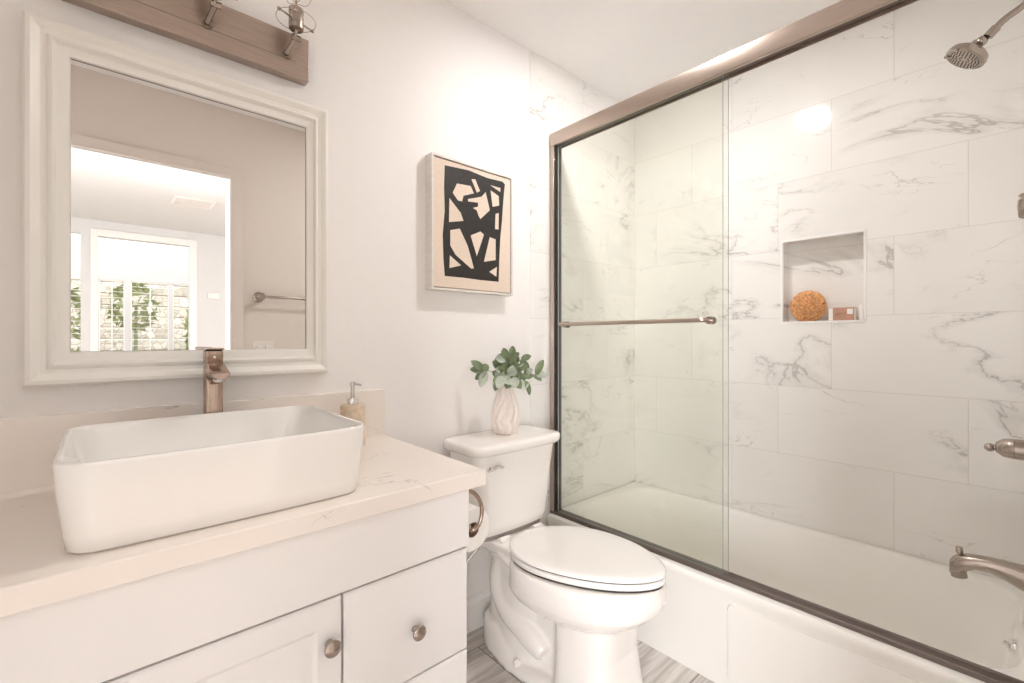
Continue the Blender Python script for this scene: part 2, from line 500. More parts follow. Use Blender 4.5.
# ------------------------------------------------------------------ bedroom beyond the doorway (seen in the mirror)
BX0, BX1, BY = -1.85, 2.65, -3.90
b = BM(); box(b, BX0-0.1, BX1+0.1, BY-0.12, YF-0.14, HC, HC+0.1); struct('ceiling', b, M['bed_ceil'])
b = BM(); box(b, BX0-0.1, BX1+0.1, BY-1.6, YF-0.14, -0.1, 0); struct('floor', b, M['wood_floor'])
OX0, OX1, OZ = -0.052, 0.792, 2.336
b = BM()
box(b, BX0, -1.05, BY-0.12, BY, 0, HC)
box(b, -0.19, OX0, BY-0.12, BY, 0, HC)
box(b, OX1, BX1, BY-0.12, BY, 0, HC)
box(b, -1.05, -0.19, BY-0.12, BY, 2.35, HC)
box(b, OX0, OX1, BY-0.12, BY, OZ, HC)
struct('wall_bedroom_far', b, M['bed_white'])
b = BM()
for x0, x1 in ((OX1, OX1+0.075), (OX0-0.06, OX0)):
    box(b, x0, x1, BY, BY+0.015, 0, OZ+0.075)
box(b, OX0, OX1, BY, BY+0.015, OZ, OZ+0.075)
struct('trim_2', b, M['trim_white'], bevel=0.003)
# side walls, each with an unseen window opening added for light
for nm, xa, xb in (('wall_bedroom_west', BX0-0.1, BX0), ('wall_bedroom_east', BX1, BX1+0.1)):
    b = BM()
    box(b, xa, xb, BY, -3.1, 0, HC); box(b, xa, xb, -0.4, YF-0.14, 0, HC)
    box(b, xa, xb, -3.1, -0.4, 0, 0.6); box(b, xa, xb, -3.1, -0.4, 2.3, HC)
    struct(nm, b, M['bed_white'])
b = BM(); box(b, BX0, XL-0.12, YF-0.14-0.1, YF-0.14, 0, HC); box(b, XR+0.2, BX1, YF-0.24, YF-0.14, 0, HC)
struct('wall_bedroom_near', b, M['bed_white'])
# sunroom wall with the shuttered windows
SY = -5.25
b = BM()
box(b, -1.4, 1.4, SY-0.1, SY, 1.985, HC)
box(b, -1.4, 1.4, SY-0.1, SY, 0, 0.7)
for x0, x1 in ((-1.4, -1.0), (-0.215, -0.05), (0.213, 0.278), (0.70, 0.745), (1.05, 1.4)):
    box(b, x0, x1, SY-0.1, SY, 0.7, 1.985)
struct('wall_sunroom', b, M['bed_white'])
for i, (x0, x1) in enumerate(((-0.55, -0.215), (-0.05, 0.213), (0.278, 0.70), (0.745, 1.05))):
    b = BM()
    for a0, a1 in ((x0, x0+0.012), (x1-0.012, x1)): box(b, a0, a1, SY-0.05, SY-0.01, 0.7, 1.985)
    box(b, x0, x1, SY-0.05, SY-0.01, 0.7, 0.715); box(b, x0, x1, SY-0.05, SY-0.01, 1.97, 1.985)
    w = struct('window_%d' % (i+1), b, M['trim_white'])
    b = BM(); box(b, x0+0.012, x1-0.012, SY-0.07, SY-0.066, 0.7, 1.985); struct('pane', b, M['win_glass'], w)
    if i != 3:
        b = BM()
        k = 0
        z = 0.76
        while z < 1.95:
            vs = box(b, x0+0.014, x1-0.014, SY-0.045, SY-0.012, z, z+0.006)
            z += 0.082
        xm = (x0+x1)/2
        box(b, xm-0.006, xm+0.006, SY-0.012, SY-0.004, 0.74, 1.96)
        struct('shutter_slats', b, M['trim_white'], w)
# garden behind the windows
b = BM(); box(b, -4, 5, -9.5, SY-0.1, -0.6, -0.5); struct('floor', b, M['soil'])
b = BM()
random.seed(3)
for k in range(14):
    z0 = -0.5 + k*0.21
    box(b, -3.5, 4.5, -8.2-0.05*k, -7.6-0.05*k, z0, z0+0.205)
gw = tag(build('garden_wall', b, M['rubble'], bevel=0.03), 'pale stacked-stone garden wall seen through the shuttered windows in the mirror', 'wall')
def shrub(name, cx_, cy_, cz, rx, rz, n, label):
    b = BM()
    for i in range(n):
        a, h = random.uniform(0, 2*PI), random.uniform(-1, 1)
        r = math.sqrt(max(0, 1-h*h))*random.uniform(0.6, 1)
        c0 = Vector((cx_+rx*r*math.cos(a), cy_+rx*0.6*r*math.sin(a), cz+rz*h))
        d1 = Vector((random.uniform(-1, 1), random.uniform(-1, 1), random.uniform(-1, 1))).normalized()
        d2 = d1.orthogonal().normalized()
        L_ = random.uniform(0.06, 0.12)
        vs = [b.verts.new(c0+q) for q in (-d1*L_, d2*L_*0.4, d1*L_, -d2*L_*0.4)]
        b.faces.new(vs)
    f = build('foliage', b, M['foliage'], None)
    b = BM(); tube(b, [(cx_, cy_, -0.5), (cx_+0.03, cy_, cz)], [0.04, 0.02], 8)
    t = thing(name, label, 'shrub', (cx_, cy_, -0.5))
    f.parent = t; f.location = -Vector((cx_, cy_, -0.5))
    build('trunk', b, M['stem'], t)
for i, (cx_, cz, rx, rz, n, lb) in enumerate((
        (-0.55, 1.35, 0.42, 0.75, 260, 'green garden shrub glimpsed in the mirror at its far left strip of window'),
        (0.38, 1.75, 0.35, 0.40, 150, 'green garden bush behind the widest window pane in the mirror'),
        (1.22, 1.15, 0.14, 0.62, 260, 'slim tall green shrub at the right end of the mirrored windows'))):
    shrub('garden_shrub', cx_, -7.0, cz, rx, rz, n, lb)
# ceiling air vent of the bedroom
vt = thing('ceiling_vent', 'white rectangular air vent on the bedroom ceiling seen in the mirror', 'vent', (0.64, -2.38, HC))
b = BM(); box(b, 0.48, 0.81, -2.53, -2.23, HC-0.006, HC)
build('frame', b, M['trim_white'], vt, bevel=0.002)
for k in range(9):
    b = BM(); y = -2.505+k*0.03
    extrude_profile(b, [(y, HC-0.007), (y+0.004, HC-0.007), (y+0.018, HC-0.018), (y+0.014, HC-0.018)], 'x', 0.50, 0.79)
    build('slat', b, M['trim_white'], vt)
th = thing('thermostat', 'small white thermostat plate on the bedroom wall seen in the mirror', 'thermostat', (1.036, BY, 1.73))
b = BM(); box(b, 0.975, 1.10, BY, BY+0.022, 1.695, 1.77); build('body', b, M['plastic'], th, bevel=0.006)
b = BM(); box(b, 1.01, 1.06, BY+0.022, BY+0.024, 1.715, 1.75); build('display', b, M['chrome'], th)

# towel bar and switch on the wall by the doorway (seen in the mirror)
tb = thing('towel_bar', 'brushed nickel towel bar on the shaded wall, seen in the mirror', 'towel bar', (0.69, YF, 1.435))
b = BM(); tube(b, [(0.69, YF+0.060, 1.437), (1.275, YF+0.060, 1.437)], 0.008, 14); build('bar', b, M['nickel'], tb, smooth=True)
for x, e in ((0.69, 0.0), (1.275, 0.008)):
    b = BM(); lathe(b, [(0.0, 0), (0.030, 0), (0.030, 0.008), (0.020, 0.016), (0.017, 0.040), (0.022, 0.044), (0.0235, 0.048), (0.0235, 0.064+e), (0.021, 0.069+e), (0.0, 0.071+e)], (x, YF, 1.437), (0, 1, 0), 28)
    build('post', b, M['nickel'], tb, smooth=True)
sw = thing('light_switch', 'white light switch plate below the mirrored towel bar', 'switch', (0.715, YF, 1.115))
b = BM(); box(b, 0.657, 0.773, YF, YF+0.006, 1.057, 1.172); build('plate', b, M['plastic'], sw, bevel=0.002)
for x in (0.69, 0.74):
    b = BM(); box(b, x-0.016, x+0.016, YF+0.006, YF+0.032, 1.082, 1.148); build('rocker', b, M['trim_white'], sw, bevel=0.0015)

# ------------------------------------------------------------------ recessed shower light
LX, LY = 1.46, 0.82
rl = thing('recessed_light', 'round recessed ceiling light above the tub', 'light', (LX, LY, HC))
b = BM(); lathe(b, [(0.072, 0), (0.095, 0), (0.095, -0.004), (0.088, -0.008), (0.072, -0.006), (0.072, 0)], (LX, LY, HC), (0, 0, 1), 40, cap=False)
build('trim_ring', b, M['trim_white'], rl, smooth=True)
b = BM(); lathe(b, [(0.0, -0.001), (0.0715, -0.001), (0.0715, -0.004), (0.0, -0.005)], (LX, LY, HC), (0, 0, 1), 40)
build('lens', b, M['lens'], rl)
ld = bpy.data.lights.new('recessed_lamp', 'AREA'); ld.shape = 'DISK'; ld.size = 0.14; ld.energy = 8; ld.color = (1, 0.965, 0.945)
lo = bpy.data.objects.new('recessed_lamp', ld); COL.objects.link(lo); lo.location = (LX, LY, HC-0.012)

# ------------------------------------------------------------------ framed mirror
mx0, mx1, mz0, mz1 = -0.134, 0.531, 1.083, 1.915
mi = thing('wall_mirror', 'large rectangular mirror in a wide moulded white frame above the sink', 'mirror', ((mx0+mx1)/2, YB, mz0))
prof = [(0.0, YB), (0.0, 1.470), (0.004, 1.464), (0.012, 1.462), (0.018, 1.466), (0.026, 1.473), (0.036, 1.475),
        (0.041, 1.469), (0.046, 1.467), (0.050, 1.471), (0.053, 1.477), (0.070, 1.479), (0.0745, 1.481), (0.0765, 1.487), (0.0765, 1.496)]
b = BM()
rs = []
for d, y in prof:
    rs.append([(mx0+d, y, mz0+d), (mx1-d*0.82, y, mz0+d), (mx1-d*0.82, y, mz1-d*0.9), (mx0+d, y, mz1-d*0.9)])
rings(b, rs, cap0=False, cap1=False)
build('frame', b, M['mirror_frame'], mi, smooth=True, angle=25)
b = BM(); box(b, mx0+0.07, mx1-0.055, 1.4865, 1.495, mz0+0.07, mz1-0.06)
build('mirror_glass', b, M['mirror'], mi)
# grey back-painted edge line round the silvering
b = BM()
g0, g1, h0, h1 = mx0+0.0755, mx1-0.0618, mz0+0.0755, mz1-0.068
box(b, g0, g1, 1.4855, 1.4865, h1-0.0022, h1); box(b, g1-0.0018, g1, 1.4855, 1.4865, h0, h1-0.0022)
build('edge_liner', b, M['gap'], mi)

# ------------------------------------------------------------------ vanity light
vl = thing('vanity_light', 'long brushed metal wall light bar with wire-ringed sockets above the mirror', 'light', (0.2075, YB, 2.04))
b = BM(); box(b, -0.075, 0.471, 1.465, YB, 1.982, 2.110); build('backplate', b, M['nickel_x'], vl, bevel=0.002)
b = BM(); box(b, -0.02, 0.435, 1.4638, 1.465, 2.0275, 2.0287); build('groove', b, M['gap'], vl)
for x in (0.0095, 0.2085, 0.4075):
    ax, ay, az = x, 1.465, 2.045
    b = BM()
    tube(b, [(ax-0.002, 1.460, 2.040), (ax+0.010, 1.420, 2.070)], 0.0068, 14)
    arm = build('arm', b, M['nickel'], vl, smooth=True)
    b = BM(); lathe(b, [(0, -0.012), (0.0085, -0.012), (0.0085, 0.012), (0, 0.012)], (ax+0.012, 1.417, 2.072), (1, 0, 0), 20)
    build('knuckle', b, M['nickel'], arm, smooth=True)
    b = BM(); lathe(b, [(0.0, 0), (0.013, 0), (0.013, 0.004), (0, 0.005)], (ax, 1.465, 2.038), (0, -1, 0.2), 20)
    build('arm_flange', b, M['nickel'], arm, smooth=True)
    b = BM(); tube(b, [(ax+0.010, 1.416, 2.070), (ax+0.007, 1.40, 2.080), (ax+0.006, 1.395, 2.09)], 0.005, 12)
    build('upper_arm', b, M['nickel'], arm, smooth=True)
    sx, sy = ax+0.006, 1.395
    b = BM(); lathe(b, [(0, 2.082), (0.019, 2.082), (0.020, 2.085), (0.020, 2.118), (0.0185, 2.120), (0.0185, 2.126), (0.020, 2.128), (0.020, 2.140), (0.017, 2.142), (0.0, 2.142)], (sx, sy, 0), (0, 0, 1), 28)
    build('socket', b, M['nickel'], vl, smooth=True)
    b = BM()
    ringp = [(sx+0.052*math.cos(a), sy+0.052*math.sin(a), 2.109) for a in [2*PI*i/40 for i in range(41)]]
    tube(b, ringp, 0.0009, 6)
    for a in (0.35, 0.35+PI/2, 0.35+PI, 0.35+1.5*PI):
        ca, sa = math.cos(a), math.sin(a)
        tube(b, bez([(sx+0.004*ca, sy+0.004*sa, 2.158), (sx+0.035*ca, sy+0.035*sa, 2.172), (sx+0.050*ca, sy+0.050*sa, 2.21), (sx+0.035*ca, sy+0.035*sa, 2.27), (sx+0.004*ca, sy+0.004*sa, 2.29)], 16), 0.0009, 6)
    tube(b, [(sx, sy, 2.142), (sx, sy, 2.172)], 0.0028, 8)
    for a in (0.35, 0.35+PI):
        ca, sa = math.cos(a), math.sin(a)
        tube(b, [(sx+0.02*ca, sy+0.02*sa, 2.109), (sx+0.054*ca, sy+0.054*sa, 2.109)], 0.0026, 8)
        lathe(b, [(0, 0), (0.0045, 0), (0.0045, 0.006), (0, 0.006)], (sx+0.051*ca, sy+0.051*sa, 2.109), (ca, sa, 0), 12)
    build('wire_cage', b, M['nickel'], vl, smooth=True)
    b = BM(); lathe(b, [(0, 2.172), (0.009, 2.174), (0.010, 2.185), (0.020, 2.205), (0.024, 2.225), (0.018, 2.25), (0, 2.262)], (sx, sy, 0), (0, 0, 1), 24)
    build('bulb', b, M['bulb'], vl, smooth=True)

# ------------------------------------------------------------------ vanity cabinet
CX0, CX1, CYF = -0.33, 0.688, 0.950
va = thing('bathroom_vanity', 'white vanity cabinet under the quartz counter with doors, drawers and round knobs', 'cabinet', ((CX0+CX1)/2, 1.2, 0))
b = BM(); box(b, CX0, CX1, CYF, YB-0.003, 0.09, 0.813); box(b, CX0+0.02, CX1-0.02, CYF+0.07, YB-0.003, 0, 0.09)
build('body', b, M['cab'], va)
b = BM(); box(b, CX0, CX1, 0.930, CYF, 0.667, 0.812); build('top_panel', b, M['cab'], va, bevel=0.002)
b = BM(); box(b, CX0+0.004, CX1-0.004, CYF-0.0015, CYF, 0.09, 0.812); build('shadow_gap', b, M['gap'], va)
def knob(x, z, y, parent):
    b = BM(); lathe(b, [(0, 0), (0.0085, 0), (0.0075, 0.003), (0.0052, 0.007), (0.0052, 0.012), (0.009, 0.0155), (0.0155, 0.018), (0.0168, 0.0215), (0.0160, 0.0245), (0.012, 0.0275), (0.005, 0.0288), (0, 0.029)], (x, y, z), (0, -1, 0), 32)
    return build('knob', b, M['nickel'], parent, smooth=True)
def raised_front(name, x0, x1, z0, z1, panel=True):
    b = BM()
    yf = 0.930
    pr = [(0.0, CYF), (0.0, 0.936), (0.004, 0.932), (0.010, yf)]
    if panel:
        pr += [(0.050, yf), (0.054, yf+0.003), (0.058, yf+0.0055), (0.066, yf+0.0055), (0.080, yf+0.0025), (0.092, yf+0.0005), (0.096, yf)]
    rs = [[(x0+d, y, z0+d), (x1-d, y, z0+d), (x1-d, y, z1-d), (x0+d, y, z1-d)] for d, y in pr]
    rings(b, rs, cap0=False)
    return build(name, b, M['cab'], va, smooth=True, angle=20)
d1 = raised_front('door', 0.0, 0.3655, 0.10, 0.660); knob(0.338, 0.575, 0.930, d1)
d2 = raised_front('door', CX0+0.004, -0.004, 0.10, 0.660); knob(-0.03, 0.575, 0.930, d2)
w1 = raised_front('drawer', 0.370, CX1-0.003, 0.408, 0.660, False); knob(0.533, 0.522, 0.930, w1)
w2 = raised_front('drawer', 0.370, CX1-0.003, 0.258, 0.404, False); knob(0.533, 0.330, 0.930, w2)
w3 = raised_front('drawer', 0.370, CX1-0.003, 0.10, 0.254, False); knob(0.533, 0.180, 0.930, w3)

ct = thing('countertop', 'cream quartz counter slab with thin brown veins on the white vanity', 'countertop', (0.2, 1.2, 0.813))
b = BM(); box(b, XL, 0.731, 0.915, YB, 0.813, 0.853); build('slab', b, M['quartz'], ct, bevel=0.003)
b = BM(); box(b, XL, 0.731, 1.480, YB, 0.8532, 1.013); build('backsplash', b, M['quartz'], ct)

# ------------------------------------------------------------------ vessel sink
SX0, SX1, SY0, SY1, SZ0, SZ1 = -0.062, 0.441, 0.950, 1.372, 0.853, 1.000
sk_ = thing('vessel_sink', 'white rectangular ceramic vessel sink on the counter', 'sink', (0.2, 1.16, SZ0))
def sring(ins, z, r, bow=0.006):
    pts = rrect(SX0+ins, SX1-ins, SY0+ins, SY1-ins, r, z, 8)
    cx_, cy_ = (SX0+SX1)/2, (SY0+SY1)/2
    out = []
    for x, y, zz in pts:
        kx = 1-((x-cx_)/((SX1-SX0)/2))**2
        out.append((x, y + (bow if y > cy_ else -bow)*max(0, kx), zz))
    return out
# subdivide the long edges so that they bow gently
def sring2(ins, z, r, bow=0.006, n=10):
    p = sring(ins, z, r, 0)
    cx_, cy_ = (SX0+SX1)/2, (SY0+SY1)/2
    out = []
    for i in range(len(p)):
        a, c_ = Vector(p[i]), Vector(p[(i+1) % len(p)])
        k = n if i % 9 == 8 else 1
        for j in range(k):
            q = a.lerp(c_, j/k)
            kx = max(0, 1-((q.x-cx_)/((SX1-SX0)/2))**2)
            out.append((q.x, q.y + (bow if q.y > cy_ else -bow)*kx, q.z))
    return out
b = BM()
rings(b, [sring2(0.030, SZ0, 0.03), sring2(0.021, SZ0+0.001, 0.035), sring2(0.0155, SZ0+0.006, 0.04), sring2(0.012, SZ0+0.03, 0.045), sring2(0.004, SZ0+0.10, 0.05),
          sring2(0.001, SZ1-0.006, 0.052), sring2(0.0015, SZ1-0.002, 0.052), sring2(0.0035, SZ1, 0.05), sring2(0.0070, SZ1, 0.047), sring2(0.0095, SZ1-0.002, 0.045),
          sring2(0.012, SZ1-0.012, 0.045), sring2(0.030, SZ1-0.075, 0.06), sring2(0.045, SZ1-0.105, 0.07), sring2(0.075, SZ1-0.120, 0.07), sring2(0.14, SZ1-0.125, 0.05)])
build('basin', b, M['ceramic'], sk_, smooth=True, angle=50)
b = BM(); lathe(b, [(0, 0), (0.024, 0), (0.024, 0.002), (0.018, 0.005), (0, 0.006)], (0.2, 1.17, SZ1-0.125), n=28)
build('drain', b, M['bronze'], sk_, smooth=True)

# ------------------------------------------------------------------ faucet
FX, FY = 0.215, 1.425
fa = thing('sink_faucet', 'tall brushed bronze single-handle faucet behind the vessel sink', 'faucet', (FX, FY, SZ0))
b = BM()
w = 0.0205
def frr(ins, z, dy=0, rr=0.008): return [(x, y+dy, zz) for x, y, zz in rrect(FX-w+ins, FX+w-ins, FY-w+ins, FY+w-ins, rr, z, 5)]
rings(b, [frr(-0.006, SZ0+0.0, 0, 0.012), frr(-0.006, SZ0+0.005, 0, 0.012), frr(-0.001, SZ0+0.008), frr(0, SZ0+0.02), frr(0, 1.113), frr(0.001, 1.117), frr(0.004, 1.119)])
build('body', b, M['bronze'], fa, smooth=True, angle=50)
# flat spout reaching over the basin
b = BM()
sp_prof = lambda y, z, hw, ht: [(FX-hw, y, z-ht*0.2), (FX-hw, y, z+ht*0.5), (FX-hw+0.003, y, z+ht*0.7), (FX+hw-0.003, y, z+ht*0.7), (FX+hw, y, z+ht*0.5), (FX+hw, y, z-ht*0.2), (FX+hw*0.5, y, z-ht), (FX-hw*0.5, y, z-ht)]
rings(b, [sp_prof(1.415, 1.102, 0.019, 0.038), sp_prof(1.395, 1.108, 0.020, 0.030), sp_prof(1.37, 1.108, 0.021, 0.018), sp_prof(1.345, 1.103, 0.022, 0.012), sp_prof(1.325, 1.099, 0.0215, 0.011), sp_prof(1.319, 1.098, 0.018, 0.008)])
build('spout', b, M['bronze'], fa, smooth=True, angle=40)
b = BM(); lathe(b, [(0, 0), (0.0135, 0), (0.0135, 0.010), (0.0115, 0.013), (0.010, 0.011), (0, 0.011)], (FX, 1.338, 1.095), (0, -0.25, -1), 24)
build('aerator', b, M['chrome'], fa, smooth=True)
b = BM(); lathe(b, [(0, 0), (0.0165, 0), (0.0165, 0.012), (0, 0.012)], (FX, FY, 1.113), n=28)
build('neck', b, M['bronze'], fa, smooth=True)
b = BM()
rings(b, [frr(0.002, 1.123, 0, 0.006), frr(0.0, 1.126, 0, 0.006), frr(0.0, 1.154, -0.002, 0.006), frr(0.001, 1.157, -0.003, 0.006)])
# lever blade on top
lv = [(FX-0.0205, FY+0.012, 1.156), (FX+0.0205, FY+0.012, 1.156), (FX+0.0215, FY-0.02, 1.1585), (FX+0.019, FY-0.036, 1.1615), (FX-0.019, FY-0.036, 1.1625), (FX-0.0215, FY-0.02, 1.1585)]
rings(b, [lv, [(x, y, z+0.004) for x, y, z in lv]])
h = build('handle', b, M['bronze'], fa, smooth=True, angle=40)
b = BM(); lathe(b, [(0, 0), (0.0035, 0), (0.0035, 0.0015), (0, 0.002)], (FX, FY-w-0.002, 1.141), (0, -1, 0), 16)
build('index_button', b, M['chrome'], h)

# ------------------------------------------------------------------ soap dispenser
DXs, DYs = 0.584, 1.405
sd = thing('soap_dispenser', 'beige stone soap dispenser with chrome pump at the end of the sink', 'soap dispenser', (DXs, DYs, 0.853))
b = BM(); lathe(b, [(0, 0), (0.036, 0), (0.038, 0.002), (0.038, 0.123), (0.0365, 0.128), (0.032, 0.131), (0, 0.131)], (DXs, DYs, 0.853), n=40)
build('body', b, M['stone'], sd, smooth=True)
b = BM()
lathe(b, [(0, 0), (0.0175, 0), (0.0175, 0.017), (0.0165, 0.019), (0, 0.019)], (DXs, DYs, 0.984), n=28)
lathe(b, [(0.0065, 0), (0.0065, 0.04), (0.0085, 0.041), (0.0085, 0.052), (0, 0.053)], (DXs, DYs, 1.001), n=20)
tube(b, [(DXs, DYs, 1.047), (DXs+0.012, DYs-0.012, 1.047), (DXs+0.020, DYs-0.020, 1.042)], 0.0035, 10)
build('pump', b, M['chrome'], sd, smooth=True)

# ------------------------------------------------------------------ framed art
ax0, ax1, az0, az1 = 0.905, 1.309, 1.374, 1.882
ar = thing('wall_art', 'small framed black and beige abstract canvas on the wall above the toilet', 'picture', ((ax0+ax1)/2, YB, az0))
b = BM(); ft = 0.008
for q in ((ax0, ax0+ft, az0, az1), (ax1-ft, ax1, az0, az1), (ax0+ft, ax1-ft, az0, az0+ft), (ax0+ft, ax1-ft, az1-ft, az1)):
    box(b, q[0], q[1], 1.455, YB, q[2], q[3])
build('frame', b, M['art_frame'], ar)
b = BM(); box(b, ax0+ft, ax1-ft, 1.472, 1.495, az0+ft, az1-ft); build('liner', b, M['art_gap'], ar)
b = BM(); box(b, ax0+ft+0.0035, ax1-ft-0.0035, 1.460, 1.472, az0+ft+0.0035, az1-ft-0.0035); cv = build('canvas', b, M['canvas'], ar)
ART = [[(0.965, 1.849), (1.077, 1.857), (1.173, 1.849), (1.255, 1.853), (1.268, 1.844), (1.262, 1.803), (1.255, 1.732), (1.251, 1.682), (1.242, 1.611), (1.236, 1.512), (1.233, 1.428), (1.136, 1.427), (1.054, 1.429), (0.965, 1.428), (0.959, 1.498), (0.956, 1.587), (0.965, 1.677), (0.962, 1.766)],
       [(1.021, 1.792), (1.087, 1.797), (1.103, 1.771), (1.052, 1.751), (1.045, 1.727), (1.026, 1.727), (1.001, 1.752)],
       [(1.091, 1.825), (1.11, 1.829), (1.134, 1.787), (1.118, 1.777)],
       [(1.163, 1.789), (1.185, 1.719), (1.136, 1.674), (1.126, 1.687), (1.118, 1.706), (1.098, 1.712), (1.124, 1.722), (1.124, 1.738), (1.075, 1.733), (1.073, 1.742), (1.142, 1.766)],
       [(1.187, 1.823), (1.243, 1.823), (1.241, 1.806)],
       [(1.189, 1.802), (1.233, 1.787), (1.236, 1.748), (1.2, 1.736)],
       [(1.216, 1.71), (1.233, 1.716), (1.232, 1.647), (1.213, 1.646)],
       [(0.986, 1.728), (1.038, 1.682), (1.052, 1.652), (0.984, 1.636)],
       [(0.99, 1.606), (1.034, 1.619), (1.072, 1.558), (1.103, 1.471), (1.091, 1.468), (1.015, 1.514), (0.99, 1.547)],
       [(1.087, 1.6), (1.136, 1.624), (1.154, 1.613), (1.118, 1.522)],
       [(1.185, 1.608), (1.216, 1.603), (1.216, 1.517), (1.154, 1.503)],
       [(0.988, 1.509), (1.041, 1.476), (0.986, 1.46)],
       [(1.182, 1.465), (1.223, 1.489), (1.22, 1.448)]]
def flat_poly(b, pts, y, th, mi=0):
    f0 = [b.verts.new((x, y, z)) for x, z in pts]; f1 = [b.verts.new((x, y-th, z)) for x, z in pts]
    n = len(pts)
    fa_ = b.faces.new(f1); fb_ = b.faces.new(f0[::-1])
    for i in range(n): b.faces.new((f0[i], f0[(i+1) % n], f1[(i+1) % n], f1[i]))
b = BM(); flat_poly(b, ART[0], 1.460, 0.0005); build('painted_shape', b, M['ink'], ar)
b = BM()
for pl in ART[1:]: flat_poly(b, pl, 1.4595, 0.0004)
build('unpainted_shapes', b, M['canvas'], ar)

# ------------------------------------------------------------------ toilet
TX = 1.178
def skew(b):                       # the bowl sits a few degrees out of square with the wall
    for v in b.verts: v.co.x += max(0.0, 1.25-v.co.y)*0.165
    return b
KX = 1.180                      # centre of the tank
to = thing('toilet', 'white two-piece elongated toilet with closed lid between vanity and tub', 'toilet', (TX, 1.1, 0))
def egg(z, yf, yb, w, sq=2.2, n=40, sb=None, yc_f=0.52):
    yc = yf + (yb-yf)*yc_f
    out = []
    for i in range(n):
        a = 2*PI*i/n
        ca, sa = math.cos(a), math.sin(a)
        q = sq if sa < 0 else (sb or sq+0.8)
        x = w*(abs(ca)**(2/q))*(1 if ca >= 0 else -1)
        ly = (yb-yc) if sa > 0 else (yc-yf)
        out.append((TX+x, yc + ly*(abs(sa)**(2/q))*(1 if sa >= 0 else -1), z))
    return out
b = BM()
# bowl
rings(b, [egg(0.255, 0.88, 1.10, 0.095), egg(0.272, 0.835, 1.15, 0.128), egg(0.292, 0.795, 1.18, 0.160), egg(0.315, 0.765, 1.20, 0.184), egg(0.340, 0.743, 1.22, 0.195), egg(0.368, 0.731, 1.22, 0.200, 2.0),
          egg(0.394, 0.730, 1.22, 0.199, 2.0), egg(0.411, 0.736, 1.22, 0.195, 1.95), egg(0.421, 0.742, 1.22, 0.190, 1.9)])
# front column
sl = lambda q: [(x-0.018, y, z) for x, y, z in q]
rings(b, [sl(egg(0.0, 0.805, 1.035, 0.134, 3.4)), sl(egg(0.02, 0.808, 1.033, 0.130, 3.4)), sl(egg(0.10, 0.822, 1.028, 0.121, 3.6)), sl(egg(0.18, 0.835, 1.025, 0.115, 3.8)), sl(egg(0.29, 0.830, 1.03, 0.114, 3.8))])
# deck and rear pedestal
def rr_(x, y0, y1, r, z): return rrect(TX-x, TX+x, y0, y1, r, z, 6)
rings(b, [rr_(0.065, 1.16, 1.33, 0.03, 0.35), rr_(0.080, 1.13, 1.38, 0.05, 0.375), rr_(0.115, 1.11, 1.455, 0.06, 0.405), rr_(0.128, 1.11, 1.47, 0.06, 0.438), rr_(0.126, 1.115, 1.465, 0.06, 0.447)])
rings(b, [egg(0.0, 1.10, 1.42, 0.085, 2.6, 40, 2.2), egg(0.14, 1.12, 1.415, 0.076, 2.6, 40, 2.2), egg(0.30, 1.12, 1.40, 0.072, 2.6, 40, 2.2), egg(0.42, 1.11, 1.43, 0.095, 2.6, 40, 2.6)])
# recessed web
rings(b, [rr_(0.060, 0.98, 1.34, 0.02, 0.0), rr_(0.054, 0.98, 1.34, 0.02, 0.40)])
# base flange, deeper at the back
rings(b, [egg(0.0, 0.95, 1.445, 0.118, 3, 48, 2.0, 0.30), egg(0.016, 0.95, 1.445, 0.118, 3, 48, 2.0, 0.30), egg(0.026, 0.96, 1.437, 0.111, 3, 48, 2.0, 0.30), egg(0.034, 0.98, 1.42, 0.095, 3, 48, 2.0, 0.30)])
rings(b, [egg(0.01, 1.14, 1.443, 0.100, 2.6, 40, 2.1), egg(0.05, 1.19, 1.441, 0.096, 2.6, 40, 2.1), egg(0.09, 1.24, 1.438, 0.090, 2.6, 40, 2.1), egg(0.112, 1.27, 1.43, 0.082, 2.6, 40, 2.1)])
for sg in (-1, 1):
    # the trapway swelling out of the recessed side
    tube(b, bez([(TX+sg*0.042, 1.305, 0.37), (TX+sg*0.044, 1.335, 0.27), (TX+sg*0.048, 1.29, 0.19), (TX+sg*0.056, 1.19, 0.145), (TX+sg*0.062, 1.10, 0.095)], 24), [0.042]*20+[0.042, 0.041, 0.039, 0.036, 0.032], 16)
    # web running down from the hinge deck under the rim
    tube(b, bez([(TX+sg*0.092, 1.27, 0.415), (TX+sg*0.094, 1.19, 0.375), (TX+sg*0.092, 1.12, 0.31), (TX+sg*0.085, 1.06, 0.25)], 18), 0.023, 12)
skew(b)
bo = build('bowl', b, M['ceramic_toilet'], to)
rm = bo.modifiers.new('join', 'REMESH'); rm.mode = 'VOXEL'; rm.voxel_size = 0.005; rm.use_smooth_shade = True
sm = bo.modifiers.new('soften', 'SMOOTH'); sm.factor = 0.5; sm.iterations = 8
dg = bpy.context.evaluated_depsgraph_get()
me2 = bpy.data.meshes.new_from_object(bo.evaluated_get(dg))
bo.modifiers.clear(); bo.data = me2
for p in me2.polygons: p.use_smooth = True
for sg in (-1, 1):
    b = BM(); lathe(b, [(0, 0), (0.013, 0), (0.014, 0.006), (0.013, 0.014), (0.008, 0.020), (0, 0.022)], (TX+sg*0.093+0.01, 1.195, 0.028), n=20)
    tag(build('bolt_cap', b, M['seat'], to, smooth=True), 'round white cap')
